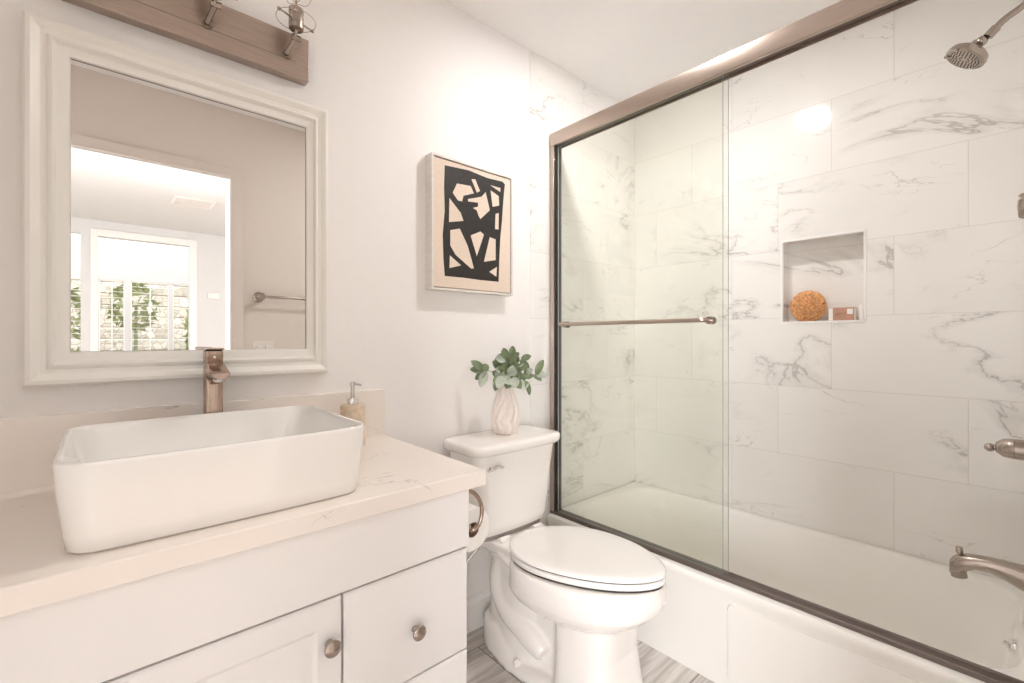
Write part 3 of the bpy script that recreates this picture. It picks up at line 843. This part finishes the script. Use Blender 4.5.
# seat and lid
def seg_ring(z, ins, yf=0.732, yb=1.258, w=0.188): return [(x+0.008+max(0.0, 1.25-y)*0.178, y, z_) for x, y, z_ in egg(z, yf+ins, yb-ins, w-ins, 1.80, 64, 2.05, 0.585)]
b = BM(); rings(b, [seg_ring(0.4275, 0.006), seg_ring(0.4285, 0.002), seg_ring(0.431, 0.000), seg_ring(0.444, 0.000), seg_ring(0.4470, 0.004)])
build('seat', b, M['seat'], to, smooth=True, angle=50)
b = BM(); rings(b, [seg_ring(0.4510, 0.005), seg_ring(0.4515, 0.001), seg_ring(0.4535, -0.001), seg_ring(0.459, 0.000), seg_ring(0.4625, 0.005), seg_ring(0.4650, 0.018), seg_ring(0.4660, 0.05), seg_ring(0.4665, 0.10)])
build('lid', b, M['seat'], to, smooth=True, angle=50)
b = BM(); rings(b, [seg_ring(0.4468, 0.0055), seg_ring(0.4512, 0.0055)]); build('seat_gap_shade', b, M['gasket'], to)  # black core painted as the shade between lid and seat
b = BM(); rings(b, [seg_ring(0.4195, 0.006), seg_ring(0.4280, 0.006)]); build('rim_gap_shade', b, M['gasket'], to)  # likewise a black core for the shade under the seat
for sg in (-1, 1):
    b = BM(); lathe(b, [(0, -0.022), (0.009, -0.022), (0.010, -0.019), (0.010, 0.019), (0.009, 0.022), (0, 0.022)], (TX+sg*0.085, 1.262, 0.455), (1, 0, 0), 20)
    box(b, TX+sg*0.085-0.018, TX+sg*0.085+0.018, 1.25, 1.275, 0.445, 0.455)
    build('hinge', b, M['seat'], to, smooth=True)
# tank
def tk(x, y0, y1, r, z, n=6):
    pts = rrect(KX-x, KX+x, y0, y1, r, z, n)
    out = []
    for px, py, pz in pts:
        out.append((px, py, pz))
    res = []
    for i in range(len(out)):
        a, c_ = Vector(out[i]), Vector(out[(i+1) % len(out)])
        k = 8 if i % (n+1) == n else 1
        for q in range(k): res.append(a.lerp(c_, q/k))
    return [(p.x, p.y - (0.012*(1-((p.x-KX)/x)**2) if p.y < (y0+y1)/2 else 0), p.z) for p in res]
b = BM()
rings(b, [tk(0.168, 1.300, 1.462, 0.04, 0.462), tk(0.176, 1.290, 1.468, 0.045, 0.470), tk(0.180, 1.283, 1.472, 0.045, 0.50), tk(0.188, 1.276, 1.474, 0.045, 0.62), tk(0.200, 1.268, 1.478, 0.045, 0.73), tk(0.205, 1.265, 1.479, 0.045, 0.776)])
build('tank', b, M['ceramic_toilet'], to, smooth=True, angle=50)
b = BM()
rings(b, [tk(0.207, 1.266, 1.480, 0.045, 0.768), tk(0.222, 1.253, 1.484, 0.05, 0.772), tk(0.229, 1.247, 1.486, 0.052, 0.782), tk(0.230, 1.246, 1.486, 0.052, 0.797), tk(0.227, 1.250, 1.484, 0.05, 0.805), tk(0.218, 1.258, 1.478, 0.045, 0.809), tk(0.19, 1.28, 1.455, 0.03, 0.810)])
build('tank_lid', b, M['ceramic_toilet'], to, smooth=True, angle=50)
b = BM(); rings(b, [tk(0.165, 1.304, 1.46, 0.04, 0.446), tk(0.165, 1.304, 1.46, 0.04, 0.463)]); build('tank_gap', b, M['gap'], to)  # dark filler in the gap between tank and deck
b = BM()
lathe(b, [(0, 0), (0.011, 0), (0.011, 0.005), (0.007, 0.009), (0, 0.010)], (KX-0.155, 1.270, 0.722), (0, -1, 0), 20)
tube(b, bez([(KX-0.155, 1.256, 0.722), (KX-0.150, 1.249, 0.724), (KX-0.130, 1.246, 0.731), (KX-0.105, 1.247, 0.724)], 12), [0.0055]*6+[0.006]*7, 12)
build('flush_lever', b, M['chrome'], to, smooth=True)
# supply hose and stop valve
sh = thing('supply_valve', 'small chrome stop valve and braided hose on the wall left of the toilet', 'valve', (0.93, YB, 0.20))
b = BM(); tube(b, bez([(0.93, 1.44, 0.215), (0.95, 1.43, 0.27), (1.02, 1.40, 0.34), (1.075, 1.375, 0.41), (1.08, 1.37, 0.452)], 24), 0.006, 10)
build('hose', b, M['chrome'], sh, smooth=True)
b = BM(); lathe(b, [(0, 0), (0.024, 0), (0.02, 0.008), (0.009, 0.012), (0.009, 0.045), (0.014, 0.047), (0.014, 0.07), (0, 0.072)], (0.93, YB-0.013, 0.20), (0, -1, 0), 20)
build('valve_body', b, M['chrome'], sh, smooth=True)
b = BM(); rings(b, [[(0.93+0.019*math.cos(a), y, 0.20+0.010*math.sin(a)) for a in [2*PI*i/20 for i in range(20)]] for y in (1.415, 1.405)])
build('handle', b, M['chrome'], sh, smooth=True)

# ------------------------------------------------------------------ toilet roll and its ring holder
RX, RZ, RY0, RY1 = 0.768, 0.655, 1.020, 1.122
tp = thing('toilet_paper_roll', 'white toilet paper roll hanging beside the vanity', 'toilet paper', (RX, RY0, RZ-0.06))
b = BM(); lathe(b, [(0.021, 0), (0.058, 0), (0.060, 0.002), (0.060, RY1-RY0-0.002), (0.058, RY1-RY0), (0.021, RY1-RY0), (0.021, 0)], (RX, RY0, RZ), (0, 1, 0), 48, cap=False)
build('paper', b, M['paper'], tp, smooth=True, angle=40)
b = BM(); lathe(b, [(0.019, 0.001), (0.021, 0.001), (0.021, RY1-RY0-0.001), (0.019, RY1-RY0-0.001), (0.019, 0.001)], (RX, RY0, RZ), (0, 1, 0), 32, cap=False)
build('core', b, M['card'], tp, smooth=True)
hp = thing('toilet_paper_holder', 'bronze open ring toilet paper holder on the side of the vanity', 'toilet paper holder', (CX1, 0.99, 0.77))
b = BM(); lathe(b, [(0, 0), (0.019, 0), (0.019, 0.005), (0.014, 0.009), (0.010, 0.012), (0.010, 0.026), (0, 0.028)], (CX1, 0.995, 0.775), (1, 0, 0), 24)
build('rosette', b, M['bronze'], hp, smooth=True)
b = BM(); tube(b, bez([(0.708, 0.995, 0.779), (0.735, 0.992, 0.779), (0.762, 0.990, 0.755), (0.776, 0.990, 0.718), (0.768, 0.990, 0.683), (0.750, 0.992, 0.670), (0.745, 1.002, 0.668), (0.756, 1.020, 0.668), (0.764, 1.05, 0.668), (0.764, 1.11, 0.668)], 60), 0.0058, 12)
build('ring_arm', b, M['bronze'], hp, smooth=True)

# ------------------------------------------------------------------ vase with greenery
VX, VY, VZ = 1.206, 1.385, 0.8105
ve = thing('vase', 'faceted blush-white vase standing on the toilet tank lid', 'vase', (VX, VY, VZ))
b = BM()
vp = [(0.041, 0.0), (0.046, 0.004), (0.0545, 0.026), (0.0585, 0.052), (0.057, 0.080), (0.050, 0.110), (0.041, 0.140), (0.032, 0.166), (0.0285, 0.182), (0.031, 0.190)]
rs = []
for k, (r_, hh) in enumerate(vp):
    ring = []
    for i in range(24):
        a = 2*PI*i/24 + 0.18*math.sin(k*1.3)
        rr2 = r_*(1.0 if (i+(k//2)) % 2 == 0 else 0.90)
        ring.append((VX+rr2*math.cos(a), VY+rr2*math.sin(a), VZ+hh))
    rs.append(ring)
for r_, hh in ((0.026, 0.190), (0.023, 0.15), (0.035, 0.02)):
    rs.append([(VX+r_*math.cos(2*PI*i/24), VY+r_*math.sin(2*PI*i/24), VZ+hh) for i in range(24)])
rings(b, rs)
build('vase_body', b, M['vase'], ve)
pl = thing('leafy_sprigs', 'bunch of dusty green leafy sprigs in the blush vase', 'plant', (VX, VY, VZ+0.03))
def leaf(bm, base, direc, L_, wd, up, curl=0.25):
    d = Vector(direc).normalized(); s_ = d.cross(Vector(up))
    if s_.length < 1e-3: s_ = Vector((1, 0, 0))
    s_.normalize(); nrm = s_.cross(d).normalized()
    n = 9
    base = Vector(base)
    cols = []
    for i in range(n+1):
        t_ = i/n
        w_ = wd*0.5*max(0.06, math.sin(PI*(0.02+0.965*t_)**0.95)**0.62)
        c0 = base + d*L_*t_ - nrm*curl*L_*t_*t_
        cols.append([c0 - s_*w_ + nrm*w_*0.28, c0 - s_*w_*0.5 + nrm*w_*0.07, c0, c0 + s_*w_*0.5 + nrm*w_*0.07, c0 + s_*w_ + nrm*w_*0.28])
    th_ = 0.0007
    V0 = [[bm.verts.new(p) for p in c] for c in cols]
    V1 = [[bm.verts.new(p - nrm*th_) for p in c] for c in cols]
    for i in range(n):
        for j in range(4):
            bm.faces.new((V0[i][j], V0[i+1][j], V0[i+1][j+1], V0[i][j+1])).material_index = 0
            bm.faces.new((V1[i][j], V1[i][j+1], V1[i+1][j+1], V1[i+1][j])).material_index = 1
        bm.faces.new((V0[i][0], V1[i][0], V1[i+1][0], V0[i+1][0])); bm.faces.new((V0[i][4], V0[i+1][4], V1[i+1][4], V1[i][4]))
    for e in (0, n):
        bm.faces.new([v for v in V0[e]] + [v for v in V1[e]][::-1])
random.seed(12)
vc = Vector((VX, VY, VZ+0.185))
CR = Vector((0.745, -0.667, 0))    # along the room, parallel to the line of the sprigs
CF = Vector((-0.667, -0.745, 0))   # out into the room
# each sprig: sideways, outwards, up from the mouth of the vase; then leaves (along-stem, sideways, outwards, up, length, width, pale)
SPR = [((-0.100, 0.03, 0.068), [(1.0, -1.0, 0.2, 0.75, .058, .026, 0), (1.0, -1.0, 0.3, 0.10, .050, .027, 0), (0.95, -0.75, 0.4, -0.6, .050, .024, 0), (0.95, -0.35, 0.5, -1.0, .062, .029, 1), (0.9, -0.5, 0.5, 0.9, .030, .022, 0)]),
       ((-0.055, 0.01, 0.085), [(1.0, 0.55, 0.1, 1.0, .052, .031, 0), (0.95, 0.9, 0.5, 0.3, .036, .024, 0)]),
       ((-0.020, 0.02, 0.115), [(1.0, -0.2, 0.4, 1.0, .040, .026, 0), (0.9, -0.9, 0.6, 0.3, .040, .028, 1), (0.85, 0.9, 0.5, 0.2, .038, .028, 0)]),
       ((0.006, 0.00, 0.120), [(1.0, 0.0, 0.2, 1.0, .040, .024, 0), (0.9, 0.8, 0.4, 0.7, .038, .022, 0), (0.9, -0.8, 0.5, 0.5, .038, .026, 0)]),
       ((0.040, -0.01, 0.110), [(1.0, 0.9, 0.3, 0.35, .038, .022, 0), (0.95, 0.7, 0.3, -0.6, .045, .022, 0), (0.85, -0.4, 0.5, 0.8, .036, .024, 0)]),
       ((0.096, 0.02, 0.050), [(1.0, 0.45, 0.1, 1.0, .058, .025, 0), (1.0, 1.0, 0.3, 0.05, .044, .024, 1), (0.95, 0.5, 0.5, -0.35, .036, .022, 0), (0.8, -0.1, 0.6, 0.9, .030, .020, 0)]),
       ((0.056, 0.07, 0.030), [(1.0, 0.35, 0.5, -1.0, .050, .018, 0), (0.9, 0.0, 0.9, -0.7, .044, .034, 1), (0.8, 0.9, 0.5, 0.4, .034, .022, 0)]),
       ((0.012, 0.08, 0.045), [(1.0, 0.1, 0.8, -0.9, .040, .031, 1), (0.95, 0.6, 0.7, -0.9, .050, .027, 0), (0.9, -0.5, 0.7, -0.9, .048, .026, 0), (0.8, 0.1, 0.8, 0.8, .044, .032, 1)]),
       ((-0.030, 0.08, 0.050), [(1.0, -0.35, 0.8, -0.8, .050, .031, 1), (0.95, -0.8, 0.5, -0.5, .042, .025, 0), (0.9, 0.5, 0.8, -0.6, .044, .028, 1), (0.8, 0.0, 0.8, 0.8, .046, .034, 0)]),
       ((-0.048, 0.05, 0.030), [(1.0, -0.3, 0.6, -1.0, .038, .022, 0), (0.9, 0.3, 0.9, 0.4, .044, .030, 1)]),
       ((0.030, 0.05, 0.085), [(1.0, 0.1, 0.9, 0.1, .044, .033, 1), (0.9, -0.6, 0.8, 0.5, .040, .028, 0), (0.85, 0.8, 0.6, 0.1, .040, .026, 0)]),
       ((-0.012, 0.05, 0.080), [(1.0, 0.0, 0.9, 0.4, .046, .032, 0), (0.9, -0.8, 0.7, 0.0, .038, .026, 0), (0.8, 0.7, 0.7, -0.4, .042, .027, 0)])]
for (a_, f_, u_), lvs in SPR:
    tipv = vc + CR*(a_*1.05+0.022) + CF*f_ + Vector((0, 0, u_))
    dd = tipv - vc
    pts = bez([(VX+dd.x*0.04, VY+dd.y*0.04, VZ+0.05), (vc.x+dd.x*0.10, vc.y+dd.y*0.10, vc.z), vc + dd*0.55 + Vector((0, 0, 0.020)), tipv], 18)
    b = BM(); tube(b, pts, 0.0015, 6)
    build('stem', b, M['stem'], pl, smooth=True)
    lvs = lvs + [(random.uniform(0.6, 0.9), random.choice((-1, 1))*random.uniform(0.5, 1), random.uniform(0.1, 0.9), random.uniform(-0.9, 0.7), 0.040, 0.025, k_) for k_ in (0, 1)]
    for t_, la, lf_, lu, L_, wd, pale in lvs:
        p0 = pts[min(len(pts)-1, int(t_*(len(pts)-1)))]
        dr = CR*la + CF*lf_*0.8 + Vector((0, 0, lu))
        up = CF*1.0 + Vector((0, 0, 0.45)) + CR*random.uniform(-0.5, 0.5)
        b = BM(); leaf(b, p0, dr, L_*1.12, wd*1.25, up, random.uniform(0.0, 0.22))
        build('leaf', b, [M['leaf_pale'], M['leaf']] if pale else [M['leaf'], M['leaf_pale']], pl, smooth=True)

# ------------------------------------------------------------------ bathtub
UX0, UX1, UY0, UY1, UZ = 1.553, XR-0.002, YF+0.032, YB-0.010, 0.362
tu = thing('bathtub', 'white alcove bathtub with flat apron behind the sliding glass doors', 'bathtub', (1.92, 0.74, 0))
b = BM()
def ub(x0, x1, y0, y1, r, z): return rrect(x0, x1, y0, y1, r, z, 8)
rings(b, [ub(UX0+0.02, UX1, UY0, UY1, 0.004, 0.0), ub(UX0+0.012, UX1, UY0, UY1, 0.004, 0.30), ub(UX0+0.004, UX1, UY0, UY1, 0.005, UZ-0.030), ub(UX0, UX1, UY0, UY1, 0.008, UZ-0.014), ub(UX0+0.004, UX1-0.001, UY0+0.001, UY1-0.001, 0.01, UZ-0.003), ub(UX0+0.012, UX1-0.002, UY0+0.002, UY1-0.002, 0.012, UZ),
          ub(UX0+0.086, UX1-0.030, UY0+0.035, UY1-0.050, 0.13, UZ), ub(UX0+0.092, UX1-0.036, UY0+0.041, UY1-0.060, 0.13, UZ-0.004), ub(UX0+0.097, UX1-0.042, UY0+0.046, UY1-0.075, 0.13, UZ-0.018),
          ub(UX0+0.13, UX1-0.075, UY0+0.075, UY1-0.22, 0.14, 0.12), ub(UX0+0.16, UX1-0.105, UY0+0.10, UY1-0.28, 0.14, 0.075), ub(UX0+0.23, UX1-0.16, UY0+0.16, UY1-0.36, 0.12, 0.062)], cap0=True, cap1=True)
build('tub_shell', b, M['tub'], tu, smooth=True, angle=40)
# raised panel on the apron
b = BM()
def apr(ins, x): return [(x, y, z) for y, z in [(p[0], p[1]) for p in [(q[0], q[1]) for q in rrect(0.05+ins, 0.66-ins, 0.035+ins, UZ-0.052-ins, 0.03, 0, 5)]]]
rings(b, [apr(0, UX0+0.016), apr(0.004, UX0+0.006), apr(0.012, UX0+0.0045)])
build('apron_panel', b, M['tub'], tu, smooth=True, angle=50)
b = BM(); lathe(b, [(0, 0), (0.022, 0), (0.022, 0.004), (0.018, 0.010), (0.012, 0.012), (0.009, 0.014), (0.009, 0.024), (0, 0.026)], (1.95, UY0+0.052, 0.30), (0, 1, 0.2), 28)
build('overflow_plate', b, M['chrome'], tu, smooth=True)

# ------------------------------------------------------------------ sliding shower doors
se = thing('shower_door_frame', 'brushed nickel header, jambs and dark bottom track of the tub enclosure', 'shower frame', (1.60, 0.74, UZ))
b = BM()
hp_ = [(1.582, 2.097), (1.576, 2.100), (1.5745, 2.112), (1.5745, 2.145), (1.578, 2.160), (1.588, 2.168), (1.604, 2.171), (1.622, 2.166), (1.630, 2.155), (1.631, 2.099), (1.628, 2.097), (1.626, 2.112), (1.587, 2.112), (1.585, 2.097)]
extrude_profile(b, hp_, 'y', YF+0.032, YB-0.010)
build('header_rail', b, M['nickel_y'], se, smooth=True, angle=30)
b = BM(); box(b, 1.5875, 1.6255, YF+0.033, YB-0.012, 2.1075, 2.1115); build('header_channel', b, M['track'], se)
b = BM()
extrude_profile(b, [(1.580, UZ), (1.580, UZ+0.012), (1.583, UZ+0.015), (1.592, UZ+0.014), (1.595, UZ+0.009), (1.622, UZ+0.009), (1.624, UZ+0.013), (1.629, UZ+0.013), (1.630, UZ)], 'y', YF+0.032, YB-0.010)
build('bottom_track', b, M['track'], se)
for nm, y0, y1, ys in (('jamb', YB-0.034, YB-0.009, -1), ('jamb', YF+0.0305, YF+0.056, 1)):
    b = BM(); box(b, 1.578, 1.590, y0, y1, UZ+0.013, 2.098); box(b, 1.6205, 1.630, y0, y1, UZ+0.013, 2.098)
    ya, yb_ = (y1-0.004, y1) if ys < 0 else (y0, y0+0.004)
    box(b, 1.590, 1.6205, ya, yb_, UZ+0.013, 2.098)
    jm = build(nm, b, M['nickel_y'], se, bevel=0.001)
    if ys < 0:
        b = BM(); box(b, 1.5905, 1.6200, y0-0.012, ya, UZ+0.014, 2.097); build('gasket', b, M['gasket'], jm)
        for z in (0.535, 2.035):
            b = BM(); lathe(b, [(0, 0), (0.006, 0), (0.006, 0.004), (0, 0.005)], (1.586, y0+0.001, z), (0, -1, 0), 14)
            build('screw', b, M['chrome'], jm)
def panel(label, x0, y0, y1, bar):
    t_ = thing('sliding_glass_door', label, 'shower door', (x0, (y0+y1)/2, UZ+0.015), 'sliding glass shower doors')
    b = BM(); box(b, x0, x0+0.006, y0, y1, UZ+0.0155, 2.1065)
    bmesh.ops.recalc_face_normals(b, faces=b.faces[:])
    for f in b.faces:
        if abs(f.normal.x) < 0.5: f.material_index = 1
    build('glass_panel', b, [M['door_glass'], M['glass_edge']], t_)
    if bar:
        xb = x0-0.052; z = 1.254
        b = BM(); tube(b, bez([(x0-0.004, y1-0.05, z), (xb+0.01, y1-0.05, z), (xb, y1-0.062, z)], 8)+[Vector((xb, y0+0.060, z))]+bez([(xb, y0+0.052, z), (xb+0.012, y0+0.042, z), (x0-0.004, y0+0.042, z)], 8), 0.0082, 14)
        build('towel_bar', b, M['nickel_y'], t_, smooth=True)
        for yy in (y1-0.05, y0+0.042):
            b = BM(); lathe(b, [(0, -0.016), (0.0135, -0.016), (0.0135, -0.004), (0.010, 0.0), (0.010, 0.006), (0.0145, 0.0065), (0.0145, 0.016), (0.011, 0.019), (0, 0.020)], (x0, yy, z), (1, 0, 0), 24)
            build('bar_mount', b, M['nickel'], t_, smooth=True)
    return t_
panel('outer glass shower door carrying the long towel bar', 1.592, 0.686, 1.452, True)
panel('inner glass shower door stacked directly behind the outer one', 1.612, 0.676, 1.452, False)

# ------------------------------------------------------------------ shower fittings on the end wall
WX = 1.95
WY = YF+0.030
hd = thing('showerhead', 'round brushed nickel shower head on a bent arm at the upper right', 'shower head', (WX, WY, 2.17))
b = BM(); tube(b, bez([(WX, WY, 2.152), (WX, WY+0.02, 2.150), (WX, -0.005, 2.137), (WX, 0.030, 2.118), (WX, 0.052, 2.096)], 24), 0.0095, 14)
build('arm', b, M['nickel'], hd, smooth=True)
b = BM(); lathe(b, [(0, 0), (0.030, 0), (0.028, 0.006), (0.014, 0.012), (0.010, 0.013), (0, 0.013)], (WX, WY, 2.152), (0, 1, 0), 24)
build('flange', b, M['nickel'], hd, smooth=True)
hc = Vector((WX, 0.110, 2.043)); hn = Vector((-0.20, 0.72, -1)).normalized()
b = BM()
tube(b, [(WX, 0.046, 2.103), (WX, 0.064, 2.084)], 0.0125, 16)
bmesh.ops.create_uvsphere(b, u_segments=18, v_segments=12, radius=0.0145, matrix=Matrix.Translation((WX+0.002, 0.076, 2.078)))
build('ball_joint', b, M['nickel'], hd, smooth=True)
b = BM()
base = hc - hn*0.046
lathe(b, [(0, 0), (0.015, 0), (0.017, 0.010), (0.026, 0.020), (0.040, 0.025), (0.049, 0.032), (0.0525, 0.042), (0.052, 0.050), (0.046, 0.053), (0.045, 0.050), (0.0, 0.050)], base, hn, 44)
build('head_shell', b, M['nickel'], hd, smooth=True, angle=45)
fc = base + hn*0.0505
b = BM(); lathe(b, [(0, 0), (0.044, 0), (0.044, 0.0015), (0, 0.002)], fc, hn, 40)
sf = build('spray_face', b, M['nickel'], hd)
b = BM()
hu, hv = frame_for(hn)
for rr3, cnt in ((0.012, 8), (0.022, 14), (0.030, 20), (0.038, 26)):
    for i in range(cnt):
        a = 2*PI*i/cnt
        p = fc + hn*0.0015 + (hu*math.cos(a)+hv*math.sin(a))*rr3
        lathe(b, [(0, 0), (0.0018, 0), (0.0014, 0.0022), (0, 0.0024)], p, hn, 8)
tag(build('nozzles', b, M['gasket'], sf), kind='stuff')
b = BM(); p = base + hn*0.044
tube(b, [p + hv*0.048, p + hv*0.066], [0.004, 0.005], 10)
dl = Vector((-0.745, 0.667, 0)).normalized()
b.free(); b = BM(); tube(b, [p + dl*0.048, p + dl*0.064], [0.004, 0.005], 10)
build('spray_lever', b, M['nickel'], hd, smooth=True)

vh = thing('shower_valve', 'brushed nickel shower valve with a lever handle at the right edge', 'shower valve', (WX, WY, 0.87))
b = BM(); lathe(b, [(0, 0), (0.083, 0), (0.083, 0.004), (0.076, 0.010), (0.03, 0.013), (0, 0.013)], (WX, WY, 0.872), (0, 1, 0), 48)
build('escutcheon', b, M['nickel'], vh, smooth=True)
b = BM(); lathe(b, [(0, 0), (0.029, 0), (0.029, 0.022), (0.0275, 0.0225), (0.0275, 0.024), (0.029, 0.0245), (0.026, 0.045), (0.016, 0.058), (0.013, 0.060), (0, 0.060)], (WX, -0.012, 0.872), (0, 1, 0), 36)
lathe(b, [(0.024, 0), (0.022, 0.025)], (WX, WY+0.010, 0.872), (0, 1, 0), 32)
build('handle_hub', b, M['nickel'], vh, smooth=True)
b = BM(); tube(b, [(WX, 0.040, 0.872), (WX-0.002, 0.056, 0.870)], [0.010, 0.008], 14)
bmesh.ops.create_uvsphere(b, u_segments=18, v_segments=12, radius=0.0120, matrix=Matrix.Translation((WX-0.003, 0.060, 0.869)))
build('lever', b, M['nickel'], vh, smooth=True)

ts = thing('tub_spout', 'brushed nickel tub spout with pull-up diverter above the tub', 'tub spout', (WX, WY, 0.53))
b = BM()
def spr(y, z, w_, h_, n=20):
    out = []
    for i in range(n):
        a = 2*PI*i/n; ca, sa = math.cos(a), math.sin(a)
        out.append((WX+w_*abs(ca)**0.7*(1 if ca >= 0 else -1), y, z+h_*abs(sa)**0.7*(1 if sa >= 0 else -1)))
    return out
rings(b, [spr(WY, 0.502, 0.036, 0.040), spr(0.000, 0.509, 0.030, 0.033), spr(0.03, 0.517, 0.026, 0.026), spr(0.06, 0.521, 0.025, 0.021), spr(0.09, 0.519, 0.025, 0.020),
          spr(0.112, 0.509, 0.025, 0.026), spr(0.128, 0.500, 0.024, 0.028), spr(0.140, 0.492, 0.022, 0.024), spr(0.145, 0.488, 0.018, 0.018)])
lathe(b, [(0, 0), (0.019, 0), (0.019, 0.03), (0, 0.03)], (WX, 0.124, 0.462), (0, 0.15, 1), 20)
build('spout_body', b, M['nickel'], ts, smooth=True, angle=45)
b = BM(); lathe(b, [(0, 0), (0.0055, 0), (0.0055, 0.013), (0.0085, 0.014), (0.0085, 0.030), (0.0075, 0.032), (0, 0.032)], (WX, 0.124, 0.520), (0, 0, 1), 20)
build('diverter_knob', b, M['nickel'], ts, smooth=True)

# ------------------------------------------------------------------ things in the niche
random.seed(5)
lf = Vector((XR+0.046, 0.633, NZ0+0.004+0.067))
b = BM()
bmesh.ops.create_icosphere(b, subdivisions=4, radius=1.0)
for v in b.verts:
    n = v.co.normalized()
    k = 0.84+0.06*math.sin(17*n.x+3*math.sin(9*n.z))*math.sin(15*n.y+2*n.x*9)
    v.co = Vector((n.x*0.036*k, n.y*0.060*k, n.z*0.066*k)) + lf
for i in range(300):
    h_ = 1-2*(i+0.5)/300; a = i*2.39996
    n = Vector((math.sqrt(1-h_*h_)*math.cos(a), math.sqrt(1-h_*h_)*math.sin(a), h_))
    c0 = lf + Vector((n.x*0.035, n.y*0.061, n.z*0.062))
    t1 = n.orthogonal().normalized(); t1.rotate(Quaternion(n, random.uniform(0, 6.28)))
    e = 0.0105*random.uniform(0.8, 1.2)
    tube(b, [c0 - t1*e*0.7, c0 - t1*e*0.35 + n*0.006, c0 + t1*e*0.35 + n*0.006, c0 + t1*e*0.7], [0.003, 0.0045, 0.0045, 0.003], 6)
tag(build('bath_sponge', b, M['sponge'], smooth=True, angle=60), 'round orange textured bath sponge in the tiled niche', 'sponge')
sb = thing('soap_box', 'small white soap box in a rust brown paper sleeve beside the orange sponge', 'soap', (XR+0.04, 0.505, NZ0+0.004))
z0 = NZ0+0.0045
b = BM(); box(b, XR+0.022, XR+0.060, 0.456, 0.550, z0, z0+0.053); build('carton', b, M['white_card'], sb, bevel=0.0015)
b = BM(); box(b, XR+0.0205, XR+0.0615, 0.459, 0.534, z0-0.0001, z0+0.0545); build('sleeve', b, M['kraft'], sb)
b = BM(); box(b, XR+0.0197, XR+0.0205, 0.464, 0.484, z0+0.026, z0+0.048); tag(build('sticker', b, M['white_card'], sb), 'small white square sticker')
b = BM()
sq = [(0.526, 0.022), (0.521, 0.029), (0.517, 0.023), (0.513, 0.031), (0.509, 0.025), (0.504, 0.033), (0.500, 0.026), (0.495, 0.030), (0.491, 0.026)]
tube(b, [(XR+0.0203, y, z0+z) for y, z in sq], 0.0008, 6); build('printed_script', b, M['art_gap'], sb)
b = BM(); box(b, XR+0.030, XR+0.075, 0.430, 0.446, z0, z0+0.066)
tag(build('soap_bar', b, M['white_card'], bevel=0.004, segs=3), 'upright white soap bar at the right side of the niche', 'soap')
